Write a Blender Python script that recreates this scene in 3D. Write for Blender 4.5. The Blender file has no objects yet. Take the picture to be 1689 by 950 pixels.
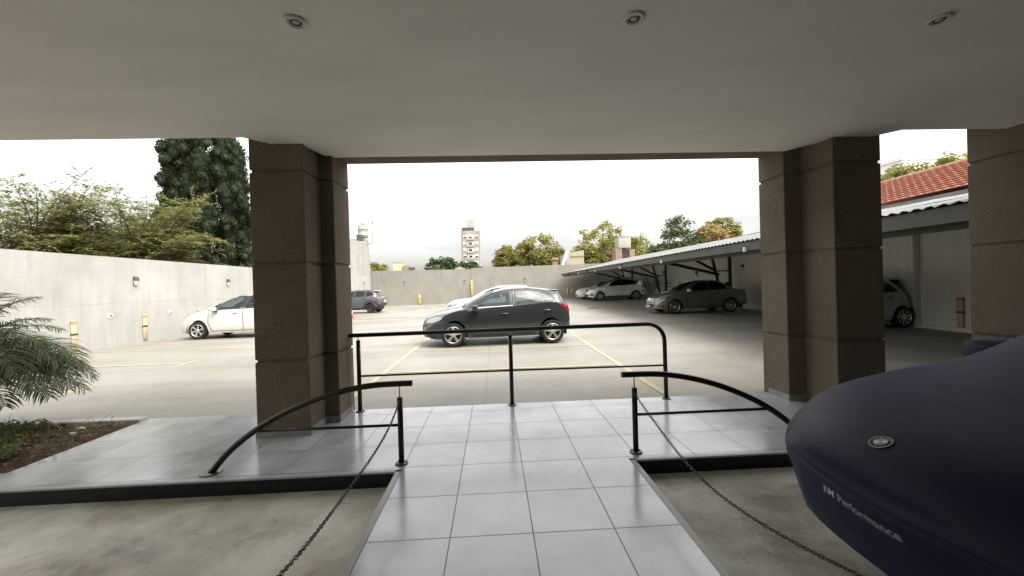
import bpy, bmesh, math, random
from mathutils import Vector, Matrix
from mathutils.bvhtree import BVHTree
R = math.radians
random.seed(7)
S = bpy.context.scene
COL = S.collection

# ------------------------------------------------------------------ camera
cam_d = bpy.data.cameras.new("camera")
cam_d.sensor_width = 36.0
cam_d.lens = 668.94 / 1689 * 36
cam_d.clip_start = 0.05
cam_d.clip_end = 2000
cam = bpy.data.objects.new("camera", cam_d)
COL.objects.link(cam)
yaw, pitch, roll = 0.0459587, -0.00395275, -0.0289405
fw = Vector((math.sin(yaw) * math.cos(pitch), math.cos(yaw) * math.cos(pitch), math.sin(pitch)))
rt0 = Vector((math.cos(yaw), -math.sin(yaw), 0))
up0 = rt0.cross(fw)
rt = rt0 * math.cos(roll) + up0 * math.sin(roll)
up = up0 * math.cos(roll) - rt0 * math.sin(roll)
m3 = Matrix((rt, up, -fw)).transposed()
cam.matrix_world = Matrix.Translation((0, 0, 1.496)) @ m3.to_4x4()
S.camera = cam

# ------------------------------------------------------------------ sky, sun, exposure
SUN_EL, SUN_AZ = 60.0, 128.0           # azimuth measured from +Y towards +X
W = bpy.data.worlds.new("World")
S.world = W
W.use_nodes = True
nt = W.node_tree
nt.nodes.clear()
wo = nt.nodes.new("ShaderNodeOutputWorld")
bg = nt.nodes.new("ShaderNodeBackground")
sky = nt.nodes.new("ShaderNodeTexSky")
sky.sky_type = 'NISHITA'
sky.sun_disc = False
sky.sun_elevation = R(SUN_EL)
sky.sun_rotation = R(SUN_AZ)
sky.dust_density = 3.0
sky.air_density = 1.0
hs = nt.nodes.new("ShaderNodeHueSaturation")
hs.inputs['Saturation'].default_value = 0.10
tc = nt.nodes.new("ShaderNodeTexCoord")
mp = nt.nodes.new("ShaderNodeMapping")
mp.inputs['Scale'].default_value = (1.2, 1.2, 6.0)
cn = nt.nodes.new("ShaderNodeTexNoise")
cn.inputs['Scale'].default_value = 1.6
cn.inputs['Detail'].default_value = 5
cn.inputs['Roughness'].default_value = 0.55
cr = nt.nodes.new("ShaderNodeValToRGB")
cr.color_ramp.elements[0].position = 0.36
cr.color_ramp.elements[0].color = (0.86, 0.87, 0.86, 1)
cr.color_ramp.elements[1].position = 0.60
cr.color_ramp.elements[1].color = (1.12, 1.10, 1.05, 1)
mx = nt.nodes.new("ShaderNodeMix")
mx.data_type = 'RGBA'
mx.blend_type = 'MULTIPLY'
mx.inputs[0].default_value = 1.0
nt.links.new(tc.outputs['Generated'], mp.inputs['Vector'])
nt.links.new(mp.outputs['Vector'], cn.inputs['Vector'])
nt.links.new(cn.outputs['Fac'], cr.inputs['Fac'])
nt.links.new(sky.outputs[0], hs.inputs['Color'])
nt.links.new(hs.outputs[0], mx.inputs[6])
nt.links.new(cr.outputs[0], mx.inputs[7])
sep_ = nt.nodes.new("ShaderNodeSeparateXYZ")
hz = nt.nodes.new("ShaderNodeValToRGB")
while len(hz.color_ramp.elements) < 4: hz.color_ramp.elements.new(0.5)
for el_, (p_, v_) in zip(hz.color_ramp.elements, ((0.0, 0.36), (0.13, 0.41), (0.24, 0.68), (0.40, 1.0))):
    el_.position = p_; el_.color = (v_, v_, v_, 1)
mz = nt.nodes.new("ShaderNodeMix"); mz.data_type = 'RGBA'; mz.blend_type = 'MULTIPLY'; mz.inputs[0].default_value = 1.0
nt.links.new(tc.outputs['Generated'], sep_.inputs[0])
nt.links.new(sep_.outputs[2], hz.inputs['Fac'])
nt.links.new(mx.outputs[2], mz.inputs[6]); nt.links.new(hz.outputs[0], mz.inputs[7])
nt.links.new(mz.outputs[2], bg.inputs['Color'])
bg.inputs['Strength'].default_value = 0.14
nt.links.new(bg.outputs[0], wo.inputs['Surface'])

sun_d = bpy.data.lights.new("sun", 'SUN')
sun_d.energy = 0.8
sun_d.angle = R(40)
sun_d.color = (1.0, 0.96, 0.9)
sun = bpy.data.objects.new("sun", sun_d)
COL.objects.link(sun)
sd = Vector((math.sin(R(SUN_AZ)) * math.cos(R(SUN_EL)), math.cos(R(SUN_AZ)) * math.cos(R(SUN_EL)), math.sin(R(SUN_EL))))
sun.rotation_euler = sd.to_track_quat('Z', 'Y').to_euler()
S.view_settings.view_transform = 'Standard'
S.view_settings.look = 'None'
S.view_settings.gamma = 1
S.view_settings.use_curve_mapping = False
S.view_settings.exposure = 2.2
S.render.engine = 'CYCLES'
S.cycles.max_bounces = 10
S.cycles.diffuse_bounces = 6
S.cycles.glossy_bounces = 4
S.cycles.transparent_max_bounces = 12
S.cycles.use_denoising = True
S.cycles.sample_clamp_indirect = 6

# ------------------------------------------------------------------ materials
def mat(name, col, rough=0.6, metal=0.0, spec=0.5, coat=0.0, ior=None):
    m = bpy.data.materials.new(name)
    m.use_nodes = True
    b = m.node_tree.nodes['Principled BSDF']
    b.inputs['Base Color'].default_value = (*col, 1)
    b.inputs['Roughness'].default_value = rough
    b.inputs['Metallic'].default_value = metal
    b.inputs['Specular IOR Level'].default_value = spec
    if ior: b.inputs['IOR'].default_value = ior
    if coat:
        b.inputs['Coat Weight'].default_value = coat
        b.inputs['Coat Roughness'].default_value = 0.04
    return m

class NB:
    """small node builder on one material"""
    def __init__(s, m):
        s.m = m; s.t = m.node_tree; s.b = s.t.nodes['Principled BSDF']
    def n(s, typ, **kw):
        x = s.t.nodes.new(typ)
        for k, v in kw.items(): setattr(x, k, v)
        return x
    def l(s, a, b): s.t.links.new(a, b)
    def coord(s, scale=(1, 1, 1), kind='Object', rot=(0, 0, 0)):
        c = s.n("ShaderNodeTexCoord"); p = s.n("ShaderNodeMapping")
        p.inputs['Scale'].default_value = scale
        p.inputs['Rotation'].default_value = rot
        s.l(c.outputs[kind], p.inputs['Vector'])
        return p.outputs[0]
    def noise(s, vec, scale, detail=4, rough=0.55, dist=0.0):
        x = s.n("ShaderNodeTexNoise")
        x.inputs['Scale'].default_value = scale; x.inputs['Detail'].default_value = detail
        x.inputs['Roughness'].default_value = rough; x.inputs['Distortion'].default_value = dist
        s.l(vec, x.inputs['Vector']); return x.outputs['Fac']
    def ramp(s, fac, stops):
        x = s.n("ShaderNodeValToRGB"); e = x.color_ramp.elements
        while len(e) > len(stops): e.remove(e[-1])
        while len(e) < len(stops): e.new(0.5)
        for q, (p, c) in zip(e, stops):
            q.position = p; q.color = (*c, 1) if len(c) == 3 else c
        s.l(fac, x.inputs['Fac']); return x.outputs['Color']
    def mix(s, a, b, fac=0.5, mode='MIX'):
        x = s.n("ShaderNodeMix", data_type='RGBA', blend_type=mode)
        for sock, v in ((0, fac), (6, a), (7, b)):
            if hasattr(v, 'is_linked'): s.l(v, x.inputs[sock])
            else: x.inputs[sock].default_value = v if sock == 0 else (*v, 1)
        return x.outputs[2]
    def math(s, op, a, b=None):
        x = s.n("ShaderNodeMath", operation=op)
        for i, v in enumerate((a, b)):
            if v is None: continue
            if hasattr(v, 'is_linked'): s.l(v, x.inputs[i])
            else: x.inputs[i].default_value = v
        return x.outputs[0]
    def bump(s, h, strength=0.3, dist=0.02):
        x = s.n("ShaderNodeBump"); x.inputs['Strength'].default_value = strength; x.inputs['Distance'].default_value = dist
        s.l(h, x.inputs['Height']); s.l(x.outputs[0], s.b.inputs['Normal'])
    def color(s, c): s.l(c, s.b.inputs['Base Color'])
    def rough(s, c): s.l(c, s.b.inputs['Roughness'])

g3 = lambda v: (v, v, v)

def noisy(name, c0, c1, scale=3, rough=0.8, bump=0.0, bscale=60, stretch=(1, 1, 1), spec=0.3, bdist=0.02):
    m = mat(name, c0, rough, spec=spec); q = NB(m)
    v = q.coord(stretch)
    q.color(q.ramp(q.noise(v, scale, 6, 0.6), [(0.3, c0), (0.72, c1)]))
    if bump: q.bump(q.noise(q.coord(), bscale, 4, 0.6), bump, bdist)
    return m

def concrete_lot():
    m = mat("lot_concrete", (0.4, 0.36, 0.3), 0.75, spec=0.3); q = NB(m)
    v = q.coord()
    base = q.ramp(q.noise(v, 0.22, 6, 0.62, 0.4), [(0.30, (0.178, 0.164, 0.140)), (0.50, (0.226, 0.212, 0.184)), (0.72, (0.266, 0.253, 0.226))])
    streak = q.ramp(q.noise(q.coord((0.10, 0.9, 1)), 1.0, 6, 0.65, 0.3), [(0.34, g3(0.76)), (0.62, g3(1.03))])
    c = q.mix(base, streak, 0.8, 'MULTIPLY')
    rust = q.ramp(q.noise(v, 0.55, 5, 0.6, 0.8), [(0.56, (0, 0, 0)), (0.70, (1, 1, 1))])
    c = q.mix(c, (0.25, 0.18, 0.10), q.math('MULTIPLY', rust, 0.5))
    spots = q.ramp(q.noise(v, 1.7, 4, 0.6, 0.3), [(0.66, (0, 0, 0)), (0.76, (1, 1, 1))])
    c = q.mix(c, (0.11, 0.10, 0.088), q.math('MULTIPLY', spots, 0.5))
    drip = q.ramp(q.noise(q.coord((0.55, 1.6, 1), rot=(0, 0, 0.25)), 2.6, 7, 0.72, 0.4), [(0.60, (0, 0, 0)), (0.74, (1, 1, 1))])
    c = q.mix(c, (0.10, 0.09, 0.075), q.math('MULTIPLY', drip, 0.35))
    fine = q.ramp(q.noise(v, 28, 3, 0.6), [(0.3, g3(0.88)), (0.7, g3(1.06))])
    c = q.mix(c, fine, 0.7, 'MULTIPLY')
    # saw-cut joints every 4.3 m
    sep = q.n("ShaderNodeSeparateXYZ"); q.l(v, sep.inputs[0])
    def joint(o, off, step):
        f = q.math('FRACT', q.math('DIVIDE', q.math('ADD', o, off), step))
        return q.math('LESS_THAN', f, 0.010 / step)
    j = q.math('MAXIMUM', joint(sep.outputs[0], 103.35, 4.3), joint(sep.outputs[1], 101.1, 4.3))
    c = q.mix(c, (0.12, 0.11, 0.09), q.math('MULTIPLY', j, 0.85))
    # hairline cracks
    vor = q.n("ShaderNodeTexVoronoi", feature='DISTANCE_TO_EDGE'); vor.inputs['Scale'].default_value = 0.42
    wob = q.n("ShaderNodeTexNoise"); wob.inputs['Scale'].default_value = 2.2; wob.inputs['Detail'].default_value = 4; q.l(v, wob.inputs['Vector'])
    vv = q.n("ShaderNodeVectorMath", operation='MULTIPLY_ADD'); q.l(wob.outputs['Color'], vv.inputs[0]); vv.inputs[1].default_value = (0.6, 0.6, 0); q.l(v, vv.inputs[2])
    q.l(vv.outputs[0], vor.inputs['Vector'])
    crack = q.math('LESS_THAN', vor.outputs['Distance'], 0.0035)
    c = q.mix(c, (0.13, 0.115, 0.095), q.math('MULTIPLY', crack, 0.28))
    q.color(c)
    q.bump(q.noise(v, 40, 3, 0.6), 0.12, 0.01)
    q.rough(q.ramp(q.noise(v, 0.8, 4), [(0.3, g3(0.42)), (0.7, g3(0.66))]))
    return m

def concrete_garage():
    m = mat("garage_concrete", (0.4, 0.36, 0.3), 0.6, spec=0.4); q = NB(m)
    v = q.coord()
    base = q.ramp(q.noise(v, 1.3, 6, 0.6, 0.15), [(0.34, (0.30, 0.27, 0.215)), (0.5, (0.50, 0.465, 0.395)), (0.64, (0.70, 0.665, 0.59))])
    dark = q.ramp(q.noise(v, 1.9, 6, 0.62, 0.25), [(0.52, (0, 0, 0)), (0.68, (1, 1, 1))])
    c = q.mix(base, (0.16, 0.135, 0.10), q.math('MULTIPLY', dark, 0.75))
    scuff = q.ramp(q.noise(q.coord((1.6, 0.9, 1), rot=(0, 0, 0.6)), 4.5, 8, 0.78, 0.5), [(0.56, (0, 0, 0)), (0.70, (1, 1, 1))])
    c = q.mix(c, (0.60, 0.57, 0.51), q.math('MULTIPLY', scuff, 0.5))
    sp = q.ramp(q.noise(v, 11, 4, 0.55, 0.3), [(0.66, (0, 0, 0)), (0.73, (1, 1, 1))])
    c = q.mix(c, (0.12, 0.10, 0.08), q.math('MULTIPLY', sp, 0.55))
    q.color(c)
    q.bump(q.noise(v, 30, 4, 0.6), 0.15, 0.01)
    q.rough(q.ramp(q.noise(v, 1.5, 4), [(0.3, g3(0.45)), (0.7, g3(0.75))]))
    return m

def tile_floor():
    m = mat("platform_tile", (0.3, 0.3, 0.3), 0.3, spec=0.5); q = NB(m)
    m.node_tree.nodes['Principled BSDF'].inputs['IOR'].default_value = 2.05
    v = q.coord()
    sep = q.n("ShaderNodeSeparateXYZ"); q.l(v, sep.inputs[0])
    def cell(o, off):
        d = q.math('DIVIDE', q.math('SUBTRACT', o, off), 0.5)
        f = q.math('FRACT', q.math('ADD', d, 100)); fl = q.math('FLOOR', q.math('ADD', d, 100))
        lo = q.math('LESS_THAN', f, 0.006); hi = q.math('GREATER_THAN', f, 0.994)
        return q.math('MAXIMUM', lo, hi), fl
    gx, fx = cell(sep.outputs[0], -0.302)
    gy, fy = cell(sep.outputs[1], 3.443)
    grout = q.math('MAXIMUM', gx, gy)
    comb = q.n("ShaderNodeCombineXYZ"); q.l(fx, comb.inputs[0]); q.l(fy, comb.inputs[1])
    wn = q.n("ShaderNodeTexWhiteNoise"); q.l(comb.outputs[0], wn.inputs['Vector'])
    va = q.n("ShaderNodeVectorMath", operation='MULTIPLY_ADD'); q.l(wn.outputs['Color'], va.inputs[0]); va.inputs[1].default_value = (9, 9, 9); q.l(v, va.inputs[2])
    cloud = q.ramp(q.noise(va.outputs[0], 1.9, 5, 0.55, 0.2), [(0.25, (0.31, 0.312, 0.318)), (0.52, (0.43, 0.433, 0.44)), (0.78, (0.53, 0.533, 0.54))])
    tone = q.ramp(wn.outputs['Value'], [(0, g3(0.9)), (1, g3(1.08))])
    c = q.mix(cloud, tone, 1.0, 'MULTIPLY')
    wide = q.ramp(q.noise(v, 1.1, 5, 0.6, 0.3), [(0.35, g3(0.78)), (0.62, g3(1.06))])
    c = q.mix(c, wide, 1.0, 'MULTIPLY')
    dirt = q.ramp(q.noise(v, 5.5, 5, 0.65, 0.6), [(0.62, (0, 0, 0)), (0.82, (1, 1, 1))])
    c = q.mix(c, (0.28, 0.27, 0.25), q.math('MULTIPLY', dirt, 0.45))
    c = q.mix(c, (0.07, 0.07, 0.068), grout)
    q.color(c)
    rr = q.ramp(q.noise(v, 3.2, 5, 0.65), [(0.3, g3(0.15)), (0.7, g3(0.24))])
    q.rough(q.mix(rr, g3(0.8), grout))
    q.bump(q.math('SUBTRACT', q.math('MULTIPLY', q.noise(v, 7, 3), 0.03), grout), 0.25, 0.004)
    return m

def worn_paint():
    m = mat("yellow_line_paint", (0.4, 0.36, 0.2), 0.7, spec=0.3); q = NB(m)
    v = q.coord()
    y = q.ramp(q.noise(v, 5, 4), [(0.3, (0.34, 0.30, 0.15)), (0.7, (0.44, 0.40, 0.23))])
    w = q.ramp(q.noise(v, 9, 6, 0.7, 0.5), [(0.42, (0, 0, 0)), (0.62, (1, 1, 1))])
    w2 = q.ramp(q.noise(v, 0.5, 3), [(0.40, (0, 0, 0)), (0.62, (1, 1, 1))])
    q.color(q.mix(y, (0.225, 0.205, 0.168), q.math('MULTIPLY', q.math('ADD', q.math('MULTIPLY', w, 0.45), q.math('MULTIPLY', w2, 0.45)), 0.9)))
    return m

def stucco():
    m = mat("brown_stucco", (0.2, 0.17, 0.13), 0.95, spec=0.15); q = NB(m)
    v = q.coord()
    big = q.ramp(q.noise(v, 1.2, 5, 0.6), [(0.3, (0.140, 0.116, 0.084)), (0.7, (0.196, 0.165, 0.123))])
    grain = q.ramp(q.noise(v, 80, 4, 0.75), [(0.34, g3(0.50)), (0.62, g3(1.28))])
    q.color(q.mix(big, grain, 1.0, 'MULTIPLY'))
    q.bump(q.noise(v, 85, 4, 0.75), 0.75, 0.012)
    return m

def wall_white():
    m = mat("white_wall_paint", (0.75, 0.73, 0.68), 0.85, spec=0.2); q = NB(m)
    v = q.coord()
    base = q.ramp(q.noise(v, 0.8, 6, 0.6), [(0.3, (0.315, 0.303, 0.278)), (0.7, (0.395, 0.386, 0.358))])
    st = q.ramp(q.noise(q.coord((1, 2.2, 0.22)), 2.2, 6, 0.7, 0.4), [(0.46, g3(1.0)), (0.72, (0.74, 0.735, 0.71))])
    c = q.mix(base, st, 0.55, 'MULTIPLY')
    sep = q.n("ShaderNodeSeparateXYZ"); q.l(v, sep.inputs[0])
    damp = q.math('LESS_THAN', q.math('ABSOLUTE', q.math('SUBTRACT', q.math('ADD', sep.outputs[2], q.math('MULTIPLY', q.noise(v, 0.9, 4), 0.18)), 1.42)), 0.025)
    c = q.mix(c, (0.30, 0.29, 0.26), q.math('MULTIPLY', damp, 0.4))
    q.color(c); q.bump(q.noise(v, 14, 5, 0.7), 0.35, 0.03)
    return m

def wall_streaked(name, lo, hi):
    m = mat(name, lo, 0.9, spec=0.2); q = NB(m)
    v = q.coord()
    base = q.ramp(q.noise(v, 0.7, 6, 0.6), [(0.3, lo), (0.7, hi)])
    st = q.ramp(q.noise(q.coord((1.6, 1.6, 0.16)), 2.0, 6, 0.7, 0.3), [(0.48, g3(1.0)), (0.75, g3(0.80))])
    q.color(q.mix(base, st, 0.8, 'MULTIPLY')); q.bump(q.noise(v, 18, 5, 0.7), 0.3, 0.02)
    return m

def leafy(name, cols, trans=0.25, rough=0.6):
    m = mat(name, cols[0], rough, spec=0.25); q = NB(m)
    g = q.n("ShaderNodeNewGeometry")
    stops = [(i / max(1, len(cols) - 1), c) for i, c in enumerate(cols)]
    c = q.ramp(g.outputs['Random Per Island'], stops)
    big = q.ramp(q.noise(q.coord(), 0.55, 3), [(0.3, g3(0.75)), (0.7, g3(1.25))])
    c = q.mix(c, big, 1.0, 'MULTIPLY')
    q.color(c)
    if trans:
        tr = q.n("ShaderNodeBsdfTranslucent"); q.l(c, tr.inputs['Color'])
        ms = q.n("ShaderNodeMixShader"); ms.inputs[0].default_value = trans
        q.l(q.b.outputs[0], ms.inputs[1]); q.l(tr.outputs[0], ms.inputs[2])
        out = [x for x in q.t.nodes if x.type == 'OUTPUT_MATERIAL'][0]
        q.l(ms.outputs[0], out.inputs['Surface'])
    return m

def glass_mat(name, tint, mixf=0.0):
    m = bpy.data.materials.new(name); m.use_nodes = True; t = m.node_tree; t.nodes.clear()
    o = t.nodes.new("ShaderNodeOutputMaterial"); tr = t.nodes.new("ShaderNodeBsdfTransparent"); gl = t.nodes.new("ShaderNodeBsdfGlossy")
    tr.inputs[0].default_value = (*tint, 1); gl.inputs['Roughness'].default_value = 0.015
    gl.inputs[0].default_value = (0.9, 0.95, 0.95, 1)
    geo = t.nodes.new("ShaderNodeNewGeometry"); dt = t.nodes.new("ShaderNodeVectorMath"); dt.operation = 'DOT_PRODUCT'
    t.links.new(geo.outputs['Incoming'], dt.inputs[0]); t.links.new(geo.outputs['Normal'], dt.inputs[1])
    def mm(op, a_, b_=None):
        x = t.nodes.new("ShaderNodeMath"); x.operation = op
        for i_, v_ in enumerate((a_, b_)):
            if v_ is None: continue
            if hasattr(v_, 'is_linked'): t.links.new(v_, x.inputs[i_])
            else: x.inputs[i_].default_value = v_
        return x
    ab = mm('ABSOLUTE', dt.outputs['Value']); om = mm('SUBTRACT', 1.0, ab.outputs[0]); pw = mm('POWER', om.outputs[0], 5.0)
    fr = mm('MULTIPLY_ADD', pw.outputs[0], 0.95); fr.inputs[2].default_value = 0.045
    ms = t.nodes.new("ShaderNodeMixShader")
    t.links.new(fr.outputs[0], ms.inputs[0]); t.links.new(tr.outputs[0], ms.inputs[1]); t.links.new(gl.outputs[0], ms.inputs[2])
    t.links.new(ms.outputs[0], o.inputs[0])
    return m

def paint(name, col, metal=0.0, rough=0.35):
    m = mat(name, col, rough, metal, 0.5, coat=1.0); q = NB(m)
    # light road dust
    d = q.ramp(q.noise(q.coord((1, 1, 1)), 1.6, 5, 0.7), [(0.35, g3(0.92)), (0.7, g3(1.05))])
    q.color(q.mix(col, d, 1.0, 'MULTIPLY'))
    return m

M = dict(
    lot=concrete_lot(), garage=concrete_garage(), tile=tile_floor(), stucco=stucco(), wwall=wall_white(),
    gwall=wall_streaked("grey_wall_render", (0.235, 0.22, 0.19), (0.29, 0.272, 0.236)),
    lwall=wall_streaked("light_wall_render", (0.66, 0.64, 0.58), (0.76, 0.74, 0.68)),
    nwall=wall_streaked("raw_grey_render", (0.28, 0.265, 0.235), (0.36, 0.345, 0.31)),
    ceil=noisy("ceiling_paint", (0.70, 0.68, 0.63), (0.79, 0.77, 0.72), 0.9, 0.9, 0.25, 14, (1, 2.5, 1)),
    back=noisy("garage_wall_paint", (0.16, 0.15, 0.13), (0.2, 0.19, 0.165), 1.0, 0.9),
    facade=noisy("facade_render", (0.17, 0.15, 0.12), (0.23, 0.2, 0.16), 1.0, 0.9),
    granite=noisy("black_granite", (0.005, 0.005, 0.005), (0.013, 0.0125, 0.012), 30, 0.35),
    trim=noisy("edge_trim", (0.32, 0.32, 0.31), (0.42, 0.42, 0.41), 6, 0.35),
    skirt=noisy("skirting_tile", (0.22, 0.22, 0.22), (0.30, 0.30, 0.30), 6, 0.5),
    yline=worn_paint(),
    black=mat("black_steel_paint", (0.006, 0.008, 0.007), 0.38, spec=0.35),
    chain=mat("chain_steel", (0.05, 0.05, 0.047), 0.38, 0.7),
    plate=mat("post_base_steel", (0.10, 0.095, 0.085), 0.35, 0.7),
    stain=mat("stainless_steel", (0.42, 0.42, 0.41), 0.3, 1.0),
    dtrim=mat("downlight_trim", (0.55, 0.53, 0.47), 0.4),
    dark=mat("dark_recess", (0.01, 0.01, 0.01), 0.7),
    bulb=mat("frosted_bulb_glass", (0.45, 0.44, 0.41), 0.3),
    soil=noisy("planter_soil", (0.045, 0.028, 0.018), (0.14, 0.09, 0.06), 9, 0.95, 0.9, 30, bdist=0.05),
    kerb=noisy("planter_kerb", (0.36, 0.35, 0.32), (0.46, 0.45, 0.42), 4, 0.8),
    stone=noisy("pale_stone", (0.48, 0.45, 0.40), (0.62, 0.60, 0.55), 12, 0.9),
    litter=noisy("dry_leaf", (0.16, 0.10, 0.05), (0.27, 0.19, 0.10), 8, 0.9),
    weed=leafy("weed_leaf", [(0.085, 0.115, 0.03), (0.13, 0.16, 0.05), (0.20, 0.20, 0.075), (0.10, 0.13, 0.036)]),
    palm=leafy("palm_leaflet", [(0.06, 0.085, 0.028), (0.10, 0.135, 0.042), (0.08, 0.105, 0.034), (0.21, 0.22, 0.10)], 0.3, 0.5),
    rachis=mat("palm_rachis", (0.09, 0.11, 0.04), 0.5),
    bark=noisy("bark", (0.05, 0.038, 0.028), (0.11, 0.09, 0.07), 12, 0.95, 0.6, 30),
    cypress=leafy("cypress_leaf", [(0.013, 0.019, 0.008), (0.022, 0.031, 0.012), (0.035, 0.046, 0.019), (0.017, 0.024, 0.010)], 0.06, 0.85),
    feather=leafy("feathery_leaf", [(0.11, 0.13, 0.045), (0.19, 0.20, 0.065), (0.27, 0.255, 0.10), (0.14, 0.165, 0.055), (0.33, 0.29, 0.13)], 0.5),
    dgreen=leafy("dark_green_leaf", [(0.029, 0.048, 0.021), (0.048, 0.077, 0.029), (0.072, 0.104, 0.038)], 0.15),
    mgreen=leafy("mid_green_leaf", [(0.055, 0.072, 0.032), (0.085, 0.11, 0.045), (0.12, 0.145, 0.06)], 0.2),
    ygreen=leafy("yellow_green_leaf", [(0.195, 0.203, 0.045), (0.285, 0.262, 0.068), (0.150, 0.173, 0.042), (0.360, 0.285, 0.083)], 0.3),
    ogreen=leafy("olive_leaf", [(0.128, 0.136, 0.037), (0.204, 0.196, 0.051), (0.289, 0.238, 0.060), (0.102, 0.119, 0.034)], 0.25),
    autumn=leafy("autumn_leaf", [(0.350, 0.210, 0.084), (0.280, 0.210, 0.070), (0.392, 0.266, 0.126), (0.182, 0.168, 0.056)], 0.3),
    zinc=noisy("weathered_zinc_sheet", (0.15, 0.148, 0.142), (0.22, 0.217, 0.208), 2.0, 0.75, spec=0.12),
    fascia=noisy("grey_fascia_steel", (0.065, 0.063, 0.06), (0.085, 0.082, 0.078), 2.0, 0.6),
    steel=mat("dark_truss_steel", (0.018, 0.017, 0.015), 0.6),
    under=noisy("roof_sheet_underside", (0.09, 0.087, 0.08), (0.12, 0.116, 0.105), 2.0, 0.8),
    rooftile=noisy("red_roof_tile", (0.37, 0.145, 0.095), (0.47, 0.21, 0.15), 5, 0.85, 0.2, 40),
    ridge=noisy("ridge_tile", (0.30, 0.19, 0.125), (0.38, 0.25, 0.175), 4, 0.85),
    brick=noisy("old_brick", (0.20, 0.14, 0.105), (0.32, 0.24, 0.19), 5, 0.95, 0.4, 12),
    cream=noisy("cream_render", (0.34, 0.30, 0.23), (0.42, 0.38, 0.30), 1.5, 0.9),
    peach=noisy("stained_cream_render", (0.50, 0.37, 0.22), (0.62, 0.50, 0.34), 0.9, 0.9, stretch=(1, 1, 0.3)),
    pink=noisy("pinkish_grey_render", (0.31, 0.265, 0.235), (0.36, 0.31, 0.275), 0.3, 0.9),
    pinkd=noisy("grey_brown_render", (0.26, 0.225, 0.195), (0.31, 0.27, 0.235), 0.3, 0.9),
    wpaint=mat("white_paint", (0.75, 0.74, 0.71), 0.6),
    tank=noisy("fibre_cement_tank", (0.33, 0.315, 0.26), (0.40, 0.385, 0.33), 2.0, 0.85),
    gtank=noisy("grey_water_tank", (0.27, 0.275, 0.245), (0.33, 0.335, 0.305), 2.0, 0.8),
    winglass=mat("window_glass", (0.03, 0.035, 0.04), 0.08, spec=0.6),
    guard=noisy("yellow_wall_guard", (0.46, 0.345, 0.20), (0.54, 0.425, 0.27), 6, 0.7),
    guardr=noisy("orange_guard_cap", (0.42, 0.21, 0.12), (0.5, 0.28, 0.18), 9, 0.8),
    yellow=noisy("yellow_post_paint", (0.46, 0.36, 0.10), (0.54, 0.43, 0.15), 6, 0.6),
    lens=mat("lamp_lens", (0.62, 0.60, 0.52), 0.35),
    housing=mat("lamp_housing", (0.035, 0.03, 0.025), 0.5),
    sign=mat("sign_white", (0.70, 0.70, 0.69), 0.5),
    ink=mat("sign_ink", (0.03, 0.03, 0.03), 0.6),
    conered=noisy("cone_red", (0.55, 0.06, 0.05), (0.65, 0.10, 0.08), 3, 0.6),
    tyre=noisy("tyre_rubber", (0.012, 0.012, 0.012), (0.022, 0.021, 0.02), 8, 0.85),
    alloy=mat("alloy_wheel", (0.62, 0.61, 0.58), 0.28, 0.9),
    alloyd=mat("dark_alloy_wheel", (0.05, 0.05, 0.05), 0.35, 0.6),
    gunmet=mat("rim_barrel", (0.03, 0.03, 0.03), 0.5, 0.5),
    plastic=mat("black_plastic", (0.014, 0.014, 0.014), 0.55),
    gasket=mat("window_gasket", (0.008, 0.008, 0.008), 0.4),
    chrome=mat("chrome", (0.65, 0.65, 0.64), 0.12, 1.0),
    lamp=mat("headlamp", (0.26, 0.27, 0.28), 0.12, 0.3, coat=1.0),
    lampd=mat("headlamp_inner", (0.08, 0.08, 0.085), 0.2, 0.4, coat=1.0),
    tail=mat("tail_lamp", (0.17, 0.007, 0.012), 0.12, coat=1.0),
    plate_w=mat("licence_plate", (0.72, 0.72, 0.70), 0.5),
    seat=mat("seat_fabric", (0.02, 0.02, 0.022), 0.9),
    glass=glass_mat("car_glass", (0.42, 0.52, 0.49)),
    dglass=glass_mat("green_car_glass", (0.30, 0.38, 0.35)),
    bglass=glass_mat("blue_grey_car_glass", (0.48, 0.55, 0.56)),
    tint=glass_mat("tinted_car_glass", (0.10, 0.11, 0.11)),
    gap=mat("panel_gap", (0.008, 0.008, 0.008), 0.8),
    p_dgrey=paint("dark_grey_paint", (0.020, 0.0235, 0.0235), 0.25, 0.3),
    p_white=paint("white_car_paint", (0.60, 0.595, 0.575), 0.0, 0.4),
    p_white2=paint("ivory_car_paint", (0.54, 0.525, 0.48), 0.0, 0.4),
    p_grey=paint("grey_car_paint", (0.07, 0.074, 0.082), 0.3, 0.32),
    p_beige=paint("beige_grey_paint", (0.16, 0.143, 0.118), 0.5, 0.36),
    p_ash=paint("greenish_white_paint", (0.34, 0.355, 0.34), 0.0, 0.4),
)
def cloth_mat():
    m = mat("navy_cover_fabric", (0.008, 0.009, 0.018), 0.6, spec=0.25); q = NB(m)
    q.b.inputs['Sheen Weight'].default_value = 0.22
    q.b.inputs['Sheen Roughness'].default_value = 0.35
    q.b.inputs['Sheen Tint'].default_value = (0.42, 0.46, 0.80, 1)
    v = q.coord()
    q.color(q.ramp(q.noise(v, 420, 2), [(0.3, (0.0045, 0.006, 0.019)), (0.7, (0.009, 0.012, 0.036))]))
    h = q.math('ADD', q.math('MULTIPLY', q.noise(v, 420, 2), 0.25), q.math('MULTIPLY', q.noise(q.coord((1, 1, 2.0)), 2.2, 3, 0.5, 0.6), 3.5))
    q.bump(h, 0.25, 0.012)
    return m
M['cover'] = cloth_mat()

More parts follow.
